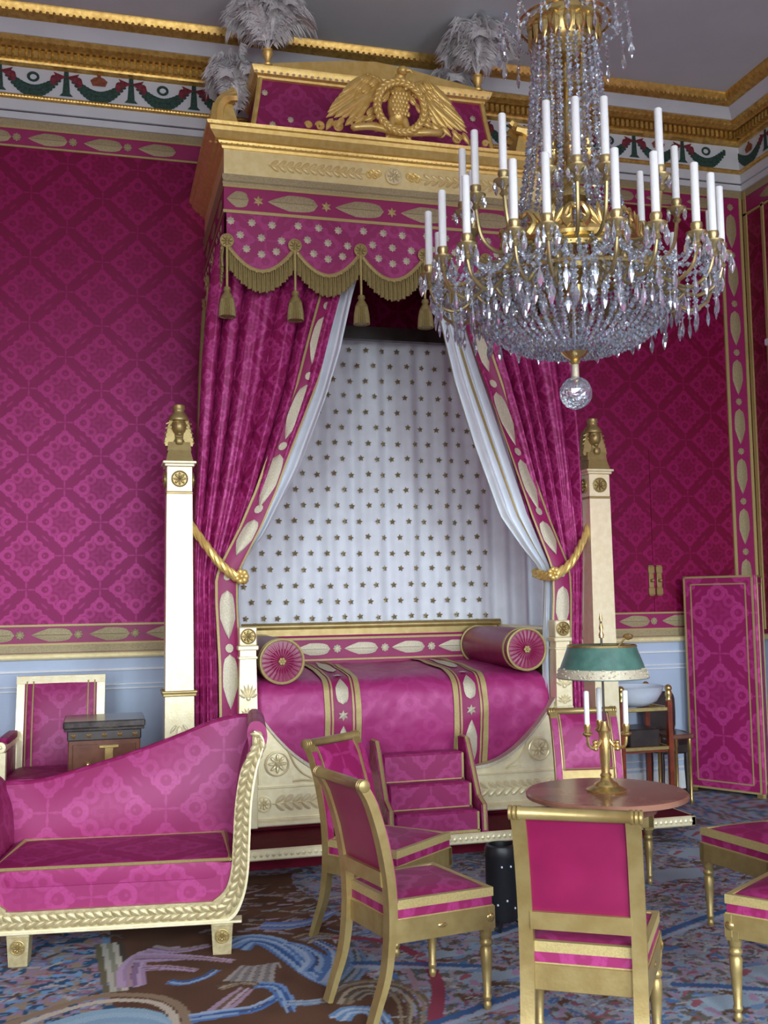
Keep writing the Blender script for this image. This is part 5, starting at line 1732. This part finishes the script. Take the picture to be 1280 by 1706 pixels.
# ---- bouillotte lamp
def make_lamp():
    t = thing('candle_lamp', 'brass three-candle lamp with a green painted metal shade on the round table', 'lamp', (*TXY, .752))
    MB().lathe([(.085, 0), (.088, .008), (.075, .016), (.055, .024), (.05, .034), (.030, .044), (.022, .06), (.026, .068), (.018, .08)], n=28).build('base', 'brass', t, smooth=40)
    MB().lathe([(.018, .075), (.020, .10), (.024, .14), (.026, .22), (.022, .25), (.026, .262), (.018, .28), (.012, .30)], n=16).build('stem', 'brass', t, smooth=40)
    MB().tube([(0, 0, .28), (0, 0, .74)], .0055, 8).build('rod', 'dark_wood', t)
    MB().lathe([(.010, .665), (.012, .68), (.006, .695), (.010, .71), (.004, .735), (.008, .75), (.003, .775)], n=10).build('finial', 'brass', t, smooth=True)
    m = MB().lathe([(.20, .49), (.202, .492), (.155, .615), (.150, .633), (.148, .633), (.153, .613), (.198, .490)], n=56)
    sh = m.build('shade', 'tole', t, smooth=50)
    m = MB()
    m.lathe([(.2015, .494), (.2035, .494), (.1885, .533), (.1865, .533)], n=56, cap=False)
    rnd_ = random.Random(3)
    for k in range(90):
        a = rnd_.uniform(0, 2 * PI); h_ = rnd_.uniform(.500, .535)
        r_ = .2035 - (h_ - .494) * .385
        m.ell((r_ * cos(a), r_ * sin(a), h_), .006, .006, .004, 6, 4)
    m.build('gilt_border', 'silver_thread', sh, smooth=40)
    MB().lathe([(.151, .628), (.154, .628), (.151, .636), (.147, .636)], n=48).build('rim', 'brass', sh)
    MB().tube([(0, 0, .635), (.148, 0, .633)], .003, 5).tube([(0, 0, .635), (-.074, .128, .633)], .003, 5).tube([(0, 0, .635), (-.074, -.128, .633)], .003, 5).build('spider', 'brass', sh)
    for a in (rad(195), rad(315), rad(75)):
        cx, cy = .098 * cos(a), .098 * sin(a)
        ar = MB().tube(catmull([(.015 * cos(a), .015 * sin(a), .23), (.05 * cos(a), .05 * sin(a), .19), (.09 * cos(a), .09 * sin(a), .20), (cx, cy, .245)], 5), .007, 7)
        ar.lathe([(.009, .24), (.024, .252), (.022, .258), (.012, .262), (.016, .285), (.015, .295)], (cx, cy, 0), 14)
        for q in range(3):
            ar.ell((.055 * cos(a) , .055 * sin(a), .185 + .015 * q), .014, .014, .010, 8, 5)
        b_ = ar.build('candle_arm', 'brass', t, smooth=50)
        MB().lathe([(.0115, .29), (.0115, .435), (.009, .438), (.002, .44)], (cx, cy, 0), 14).build('candle', 'wax', b_, smooth=50)
    MB().tube([(0, 0, .58), (.05, -.02, .60), (.10, -.03, .665)], .005, 6).lathe([(.004, .655), (.018, .66), (.024, .672), (.018, .68), (.004, .684)], (.115, -.03, 0), 12).build('shade_key', 'brass', t, smooth=True)
make_lamp()

# ---- black floor uplight and cable
t = thing('floor_uplight', 'black cylindrical floor uplight on small feet beneath the chairs', 'lamp', (1.915, 4.92, 0))
MB().lathe([(.072, .035), (.078, .05), (.078, .33), (.080, .335), (.080, .375), (.074, .39), (.060, .395), (.058, .35)], n=32).build('housing', 'black', t, smooth=40)
for k in range(4):
    a = PI / 4 + PI / 2 * k + .3
    MB().tube([(.06 * cos(a), .06 * sin(a), .045), (.095 * cos(a), .095 * sin(a), .015), (.115 * cos(a), .115 * sin(a), .008)], [.012, .012, .010], 6).build('foot', 'black', t, smooth=True)
m = MB()
for a_, z_ in ((-1.9, .30), (-1.3, .30), (-1.6, .14), (-2.2, .12), (-1.0, .1)):
    m.ell((.078 * cos(a_), .078 * sin(a_), z_), .006, .006, .006, 6, 4)
m.build('screw', 'china', t, smooth=True)
MB().tube(catmull([(1.84, 4.96, .03), (1.80, 5.12, .02), (1.72, 5.05, .012), (1.83, 5.35, .012), (1.90, 5.5, .012), (1.78, 5.62, .012), (1.86, 6.1, .012)], 8), .008, 6).build('power_cable', 'cable', label='pale blue cable lying on the carpet beside the black uplight', cat='cable', smooth=True)

# ---- folding screen
def make_screen():
    t = thing('folding_screen', 'magenta damask folding screen with thin gold lines by the corner', 'screen', (5.04, 7.25, 0))
    pts = [Vector((4.73, 7.79)), Vector((5.04, 7.25)), Vector((5.40, 7.70))]
    H = 1.755
    for a, b in zip(pts, pts[1:]):
        d = b - a
        L = d.length
        ang = math.atan2(d.y, d.x)
        p_ = MB().box(.006, L - .006, -.016, .016, .03, H, .006).build('panel', 'screen_silk', t)
        p_.location = (a.x - 5.04, a.y - 7.25, 0)
        p_.rotation_euler = (0, 0, ang)
        m = MB()
        for i_, wd in ((.0, .016), (.062, .010)):
            for (xa, xb, za, zb) in ((.006 + i_, .006 + i_ + wd, .03 + i_, H - i_), (L - .006 - i_ - wd, L - .006 - i_, .03 + i_, H - i_), (.006 + i_, L - .006 - i_, H - i_ - wd, H - i_), (.006 + i_, L - .006 - i_, .03 + i_, .03 + i_ + wd)):
                m.box(xa, xb, -.020, -.014, za, zb)
        m.build('gold_line', 'braid', p_)
        m = MB().box(.01, .05, -.014, .014, 0, .032).box(L - .05, L - .01, -.014, .014, 0, .032)
        m.build('foot', 'gilt', p_)
make_screen()

# ---- washstand with basin
def make_washstand():
    t = thing('washstand', 'red mahogany washstand with gilt mounts holding a basin behind the lamp', 'washstand', (3.98, 7.33, 0))
    W_, D = .20, .17
    for sx in (-1, 1):
        for sy in (-1, 1):
            l_ = MB().taper((sx * W_, sy * D), .030, .030, .038, .038, 0, .80).build('leg', 'red_wood', t)
            m = MB().lathe([(.018, .80), (.026, .81), (.02, .825), (.028, .85), (.024, .875), (.012, .885)], (sx * W_, sy * D, 0), 12).ell((sx * W_, sy * D, .90), .028, .028, .028)
            m.build('finial', 'brass', l_, smooth=40)
            MB().lathe([(.022, 0), (.024, .03), (.02, .05)], (sx * W_, sy * D, 0), 12).build('foot_mount', 'brass', l_)
    for z_ in (.73, .44, .10):
        for s_ in (-1, 1):
            MB().box(-W_, W_, s_ * D - .012, s_ * D + .012, z_, z_ + .03, .004).build('gilt_rail', 'brass', t)
            MB().box(s_ * W_ - .012, s_ * W_ + .012, -D, D, z_, z_ + .03, .004).build('gilt_rail', 'brass', t)
    MB().box(-W_, W_, -D, D, .425, .442).build('shelf', 'red_wood', t)
    MB().box(-W_, W_, -D, D, .085, .10).build('shelf', 'red_wood', t)
    MB().box(-.13, .13, -D + .02, D - .02, .45, .60, .01).build('drawer_box', 'dark_wood', t)
    b_ = MB().lathe([(.08, .757), (.11, .762), (.175, .80), (.21, .86), (.228, .905), (.236, .912), (.224, .910), (.20, .85), (.15, .80), (.05, .785)], (3.98, 7.33, 0), 40)
    b_.build('wash_basin', 'china', label='white china wash basin resting in the washstand', cat='basin', smooth=40, loc=(3.98, 7.33, .757))
make_washstand()
# ---- dark side table and black chest near the screen
t = thing('side_table', 'small dark table with a slender gilt leg beside the screen', 'table', (4.33, 7.36, 0))
MB().box(-.10, .10, -.13, .13, .50, .535, .006).build('top', 'wood', t)
for sx in (-1, 1):
    for sy in (-1, 1):
        MB().lathe([(.010, 0), (.016, .03), (.010, .05), (.014, .22), (.012, .40), (.020, .42), (.014, .50)], (sx * .075, sy * .10, 0), 10).build('leg', 'brass', t, smooth=True)
t = thing('dark_stool', 'dark carved seat back half hidden behind the folding screen', 'stool', (4.44, 7.64, 0))
m = MB().cushion(-.14, .14, -.12, .12, .40, .52, .4).box(-.13, .13, -.11, .11, .34, .42, .01)
m.build('seat', 'dark_wood', t, smooth=40)
MB().cushion(-.14, .14, .09, .15, .48, .82, .4).build('backrest', 'dark_wood', t, smooth=40)
for sx in (-1, 1):
    for sy in (-1, 1):
        MB().lathe([(.012, 0), (.02, .04), (.014, .07), (.022, .25), (.018, .35)], (sx * .11, sy * .09, 0), 10).build('leg', 'dark_wood', t, smooth=True)

# ================================================================== chandelier
def make_chandelier():
    cx, cy = 2.113, 4.334
    t = thing('chandelier', 'large gilt and crystal chandelier with white candles over the round table', 'chandelier', (cx, cy, 2.46))
    Z = 2.46
    def part(m_, name, mat_, sm=40, par=t, **kw):
        return m_.build(name, mat_, par, smooth=sm, **kw)
    z = lambda a: a - Z
    # suspension and core
    part(MB().tube([(0, 0, z(4.45)), (0, 0, zc - Z)], .012, 8), 'suspension_rod', 'brass')
    part(MB().lathe([(.09, zc - Z), (.08, zc - Z - .03), (.03, zc - Z - .07), (.02, zc - Z - .10)], n=20), 'ceiling_rose', 'brass')
    part(MB().lathe([(.014, z(2.72)), (.014, z(3.0)), (.022, z(3.02)), (.022, z(3.06)), (.014, z(3.10)), (.014, z(4.40))], n=12), 'stem', 'brass')
    cr = MB().lathe([(.05, z(4.12)), (.09, z(4.15)), (.135, z(4.20)), (.158, z(4.25)), (.162, z(4.30)), (.178, z(4.31)), (.178, z(4.33)), (.12, z(4.37)), (.05, z(4.46))], n=36)
    for k in range(18):
        a = 2 * PI * k / 18
        cr.merge(leaf_mb(.12, .02, .012, 6), Matrix.Rotation(a, 4, 'Z') @ Matrix.Translation((0, -.160, z(4.25))) @ Matrix.Rotation(-PI / 2, 4, 'Y'))
    part(cr, 'crown', 'brass')
    part(MB().tube([(.215 * cos(a), .215 * sin(a), z(4.32)) for a in [2 * PI * k / 36 for k in range(36)]], .008, 6, closed=True), 'crown_ring', 'brass')
    # lyre-like inner frame of rods with collars
    for k in range(6):
        a = 2 * PI * k / 6 + .2
        part(MB().tube([(.085 * cos(a), .085 * sin(a), z(4.25)), (.085 * cos(a), .085 * sin(a), z(3.72))], .007, 6), 'inner_rod', 'brass')
        part(MB().lathe([(.012, 0), (.030, .02), (.036, .05), (.02, .075), (.028, .10), (.01, .13)], (.095 * cos(a), .095 * sin(a), z(3.62)), 12), 'inner_cup', 'brass')
    part(MB().lathe([(.06, z(3.98)), (.095, z(3.985)), (.095, z(3.995)), (.06, z(4.0))], n=28), 'collar', 'brass')
    part(MB().lathe([(.03, z(3.42)), (.11, z(3.44)), (.10, z(3.48)), (.05, z(3.52)), (.03, z(3.56))], n=28), 'collar', 'brass')
    # main hoop with plate and swan palmettes
    part(MB().lathe([(.28, z(3.145)), (.305, z(3.147)), (.31, z(3.165)), (.30, z(3.185)), (.32, z(3.192)), (.325, z(3.207)), (.29, z(3.207)), (.28, z(3.19)), (.28, z(3.145))], n=60), 'main_hoop', 'brass')
    part(MB().lathe([(.235, z(3.06)), (.255, z(3.06)), (.255, z(3.085)), (.235, z(3.085)), (.235, z(3.06))], n=48), 'lower_hoop', 'brass')
    sw = MB()
    sw.tube(catmull([(-.085, 0, .01), (-.06, 0, .045), (-.085, 0, .085), (-.11, 0, .07)], 5), [.02, .02, .02, .018, .016, .015, .014, .013, .012, .011, .010, .010, .010, .009, .008, .006], 7)
    sw.tube(catmull([(.085, 0, .01), (.06, 0, .045), (.085, 0, .085), (.11, 0, .07)], 5), [.02, .02, .02, .018, .016, .015, .014, .013, .012, .011, .010, .010, .010, .009, .008, .006], 7)
    for a in (-60, -36, -12, 12, 36, 60):
        sw.merge(leaf_mb(.10, .012, .012, 6), Matrix.Rotation(rad(a), 4, 'Y') @ Matrix.Translation((0, 0, .055)) @ Matrix.Rotation(-PI / 2, 4, 'Y'))
    sw.box(-.10, .10, -.012, .012, 0, .014)
    SWM = sw.mesh('swan_mount', 'brass', 50)
    for k in range(8):
        a = 2 * PI * k / 8 + .02
        inst('swan_mount', SWM, t, (.305 * sin(a), -.305 * cos(a), z(3.207)), (0, 0, a), (1.15, 1, 1.25))
    # spokes from stem to hoop
    for k in range(6):
        a = 2 * PI * k / 6
        part(MB().tube(catmull([(.02 * cos(a), .02 * sin(a), z(3.05)), (.12 * cos(a), .12 * sin(a), z(3.06)), (.2 * cos(a), .2 * sin(a), z(3.10)), (.28 * cos(a), .28 * sin(a), z(3.16))], 4), .010, 6), 'spoke', 'brass')
    part(MB().lathe([(.02, z(2.97)), (.07, z(2.98)), (.075, z(3.03)), (.05, z(3.05)), (.045, z(3.12)), (.06, z(3.14))], n=24), 'core_vase', 'brass')
    # lower candle arms
    arm = MB()
    arm.tube(catmull([(.30, 0, z(3.16)), (.38, 0, z(3.12)), (.46, 0, z(2.99)), (.55, 0, z(2.93)), (.635, 0, z(2.97)), (.665, 0, z(3.05))], 6), [.011] * 12 + [.009] * 10 + [.008] * 9, 7)
    arm.tube(catmull([(.46, 0, z(2.99)), (.42, 0, z(2.95)), (.46, 0, z(2.92)), (.50, 0, z(2.95))], 4), .007, 6)
    arm.merge(leaf_mb(.12, .022, .012, 6), Matrix.Translation((.40, -.012, z(3.07))) @ Matrix.Rotation(rad(70), 4, 'Y'))
    arm.ell((.43, 0, z(3.05)), .020, .020, .024)
    ARM = arm.mesh('candle_arm', 'bronze', 50)
    cup = MB().lathe([(.012, -.06), (.020, -.05), (.012, -.035), (.018, -.02), (.044, 0), (.046, .008), (.022, .012), (.020, .02), (.026, .035), (.024, .05), (.018, .052)], n=18)
    CUP = cup.mesh('drip_pan', 'bronze', 40)
    CAN = MB().lathe([(.0175, .045), (.0175, .305), (.014, .309), (.003, .311)], n=14).mesh('candle', 'wax', 50)
    drop = MB().lathe([(.002, 0), (.006, -.008), (.004, -.014), (.012, -.035), (.015, -.055), (.008, -.078), (.001, -.09)], n=6, sy=.55)
    DROP = drop.mesh('crystal_drop', 'crystal')
    drop2 = MB().lathe([(.002, 0), (.007, -.008), (.012, -.02), (.008, -.036), (.001, -.045)], n=6, sy=.6)
    DROP2 = drop2.mesh('crystal_drop', 'crystal')
    def bead(m_, p, r):
        x, y, h = p
        r *= random.uniform(.85, 1.15)
        q = random.uniform(0, PI)
        n = 5
        vs = [(x, y, h - r)] + [(x + r * cos(q + 2 * PI * k / n), y + r * sin(q + 2 * PI * k / n), h + r * .2 * (-1) ** k) for k in range(n)] + [(x, y, h + r)]
        m_.add(vs, [(0, 1 + (k + 1) % n, 1 + k) for k in range(n)] + [(n + 1, 1 + k, 1 + (k + 1) % n) for k in range(n)])
    def chain(pts, gap, r, name='crystal_chain'):
        P = [Vector(p) for p in pts]
        m_ = MB()
        d = 0
        acc = 0
        for a, b in zip(P, P[1:]):
            L = (b - a).length
            while d <= acc + L:
                bead(m_, a + (b - a) * ((d - acc) / max(L, 1e-6)), r)
                d += gap
            acc += L
        return m_.mesh(name, 'crystal')
    RL = .665
    lower = [-173, -157, -136, -124, -100, -85, -65, -52, -37, -12, 15, 42, 66, 90, 115, 140, 165]
    for i, a in enumerate(lower):
        R4 = Matrix.Rotation(rad(a), 4, 'Z')
        r = RL
        inst('candle_arm', ARM, t, (0, 0, 0), (0, 0, rad(a)))
        c_ = inst('drip_pan', CUP, t, R4 @ Vector((r, 0, z(3.10))))
        inst('candle', CAN, c_)
        for q in range(8):
            b_ = 2 * PI * q / 8
            inst('crystal_drop', DROP if q % 2 else DROP2, c_, (.042 * cos(b_), .042 * sin(b_), -.002), (0, 0, b_))
    upper = [165, -172, -150, -126, -112, -98, -65, -15, 20, 60, 100, 135]
    for i, a in enumerate(upper):
        r = .50
        R4 = Matrix.Rotation(rad(a), 4, 'Z')
        m_ = MB().tube(catmull([R4 @ Vector(p) for p in ((.31, 0, z(3.18)), (.40, 0, z(3.16)), (.475, 0, z(3.22)), (.50, 0, z(3.35)))], 5), .009, 6)
        part(m_, 'candle_arm', 'bronze')
        c_ = inst('drip_pan', CUP, t, R4 @ Vector((r, 0, z(3.40))))
        inst('candle', CAN, c_)
        for q in range(6):
            b_ = 2 * PI * q / 6
            inst('crystal_drop', DROP2, c_, (.042 * cos(b_), .042 * sin(b_), -.002), (0, 0, b_))
    # tall cage of chains from crown to hoop
    CH = []
    for v_ in range(3):
        CH.append(chain(catmull([(.150, 0, z(4.22)), (.162, 0, z(4.02)), (.183, 0, z(3.75)), (.225, 0, z(3.47)), (.295, 0, z(3.21))], 8), .0275, .0142))
    for k in range(26):
        a = 2 * PI * k / 26
        inst('crystal_chain', CH[k % 3], t, (0, 0, 0), (0, 0, a))
    CI = chain(catmull([(.12, 0, z(4.16)), (.10, 0, z(3.9)), (.12, 0, z(3.5)), (.19, 0, z(3.22))], 6), .024, .0115)
    for k in range(10):
        inst('crystal_chain', CI, t, (0, 0, 0), (0, 0, 2 * PI * k / 10 + .1))
    # drops round the crown
    CD = chain([(.30, 0, z(4.33)), (.31, 0, z(4.22))], .021, .0105)
    CS = chain(catmull([(.175, 0, z(4.33)), (.24, 0, z(4.28)), (.30, 0, z(4.33))], 5), .022, .010)
    for k in range(16):
        a = 2 * PI * k / 16
        c_ = inst('crystal_chain', CD, t, (0, 0, 0), (0, 0, a))
        inst('crystal_drop', DROP, c_, (.31, 0, z(4.215)))
        inst('crystal_chain', CS, t, (0, 0, 0), (0, 0, a))
    # basket below: radial chains from the outer ring to the bottom boss
    part(MB().tube([(.47 * cos(a), .47 * sin(a), z(3.02)) for a in [2 * PI * k / 48 for k in range(48)]], .009, 6, closed=True), 'basket_ring', 'brass')
    BK = [chain(catmull([(.47, 0, z(3.02)), (.43, 0, z(2.90)), (.345, 0, z(2.80)), (.22, 0, z(2.745)), (.07, 0, z(2.735))], 6), .0235, .0128) for _ in range(3)]
    for k in range(56):
        inst('crystal_chain', BK[k % 3], t, (0, 0, 0), (0, 0, 2 * PI * k / 56))
    UP = [chain(catmull([(.31, 0, z(3.17)), (.36, 0, z(3.10)), (.42, 0, z(3.05)), (.47, 0, z(3.02))], 5), .0235, .0125) for _ in range(2)]
    for k in range(36):
        inst('crystal_chain', UP[k % 2], t, (0, 0, 0), (0, 0, 2 * PI * k / 36))
    # swags between arms and hanging prisms
    for i in range(len(lower)):
        a, b = rad(lower[i]), rad(lower[(i + 1) % len(lower)])
        if b < a: b += 2 * PI
        mm = chain([((.65) * cos(a + (b - a) * q / 10), .65 * sin(a + (b - a) * q / 10), z(3.07) - .11 * sin(PI * q / 10)) for q in range(11)], .0225, .0118)
        inst('crystal_chain', mm, t)
        am = a
        m2 = chain(catmull([(.66, 0, z(3.05)), (.57, 0, z(3.03)), (.46, 0, z(3.06)), (.32, 0, z(3.18))], 5), .0225, .0135)
        inst('crystal_chain', m2, t, (0, 0, 0), (0, 0, am))
    rnd_ = random.Random(8)
    for R, zz_, n, ln in ((.64, 3.02, 34, 3), (.55, 2.99, 34, 4), (.475, 3.01, 40, 3), (.42, 2.90, 30, 0), (.30, 3.15, 28, 4), (.40, 3.07, 30, 3), (.25, 3.06, 22, 4)):
        m3 = chain([(0, 0, 0), (0, 0, -.023 * ln - .001)], .023, .0115) if ln else None
        for k in range(n):
            a = 2 * PI * (k + rnd_.uniform(-.2, .2)) / n
            p = (R * cos(a), R * sin(a), z(zz_) + rnd_.uniform(-.01, .01))
            if ln:
                c_ = inst('crystal_chain', m3, t, p, (0, 0, a))
                inst('crystal_drop', DROP, c_, (0, 0, -.023 * ln - .008), (0, 0, PI / 2))
            else:
                inst('crystal_drop', DROP, t, p, (0, 0, a + PI / 2))
    # bottom boss, pull and ball
    part(MB().lathe([(.05, z(2.745)), (.07, z(2.735)), (.045, z(2.71)), (.02, z(2.695)), (.026, z(2.68)), (.012, z(2.665)), (.010, z(2.625))], n=20), 'boss', 'brass')
    part(MB().lathe([(.010, z(2.68)), (.017, z(2.67)), (.018, z(2.615)), (.014, z(2.608))], n=14), 'ball_socket', 'silver_thread')
    m_ = MB()
    m_.ell((0, 0, 0), .076, .076, .076, 22, 15)
    rb_ = random.Random(4)
    m_.v = [tuple(q * rb_.uniform(.965, 1.015) for q in p) for p in m_.v]
    m_.v = [(p[0], p[1], p[2] + z(2.538)) for p in m_.v]
    part(m_, 'crystal_ball', 'crystal', False)
make_chandelier()
make_carpet()
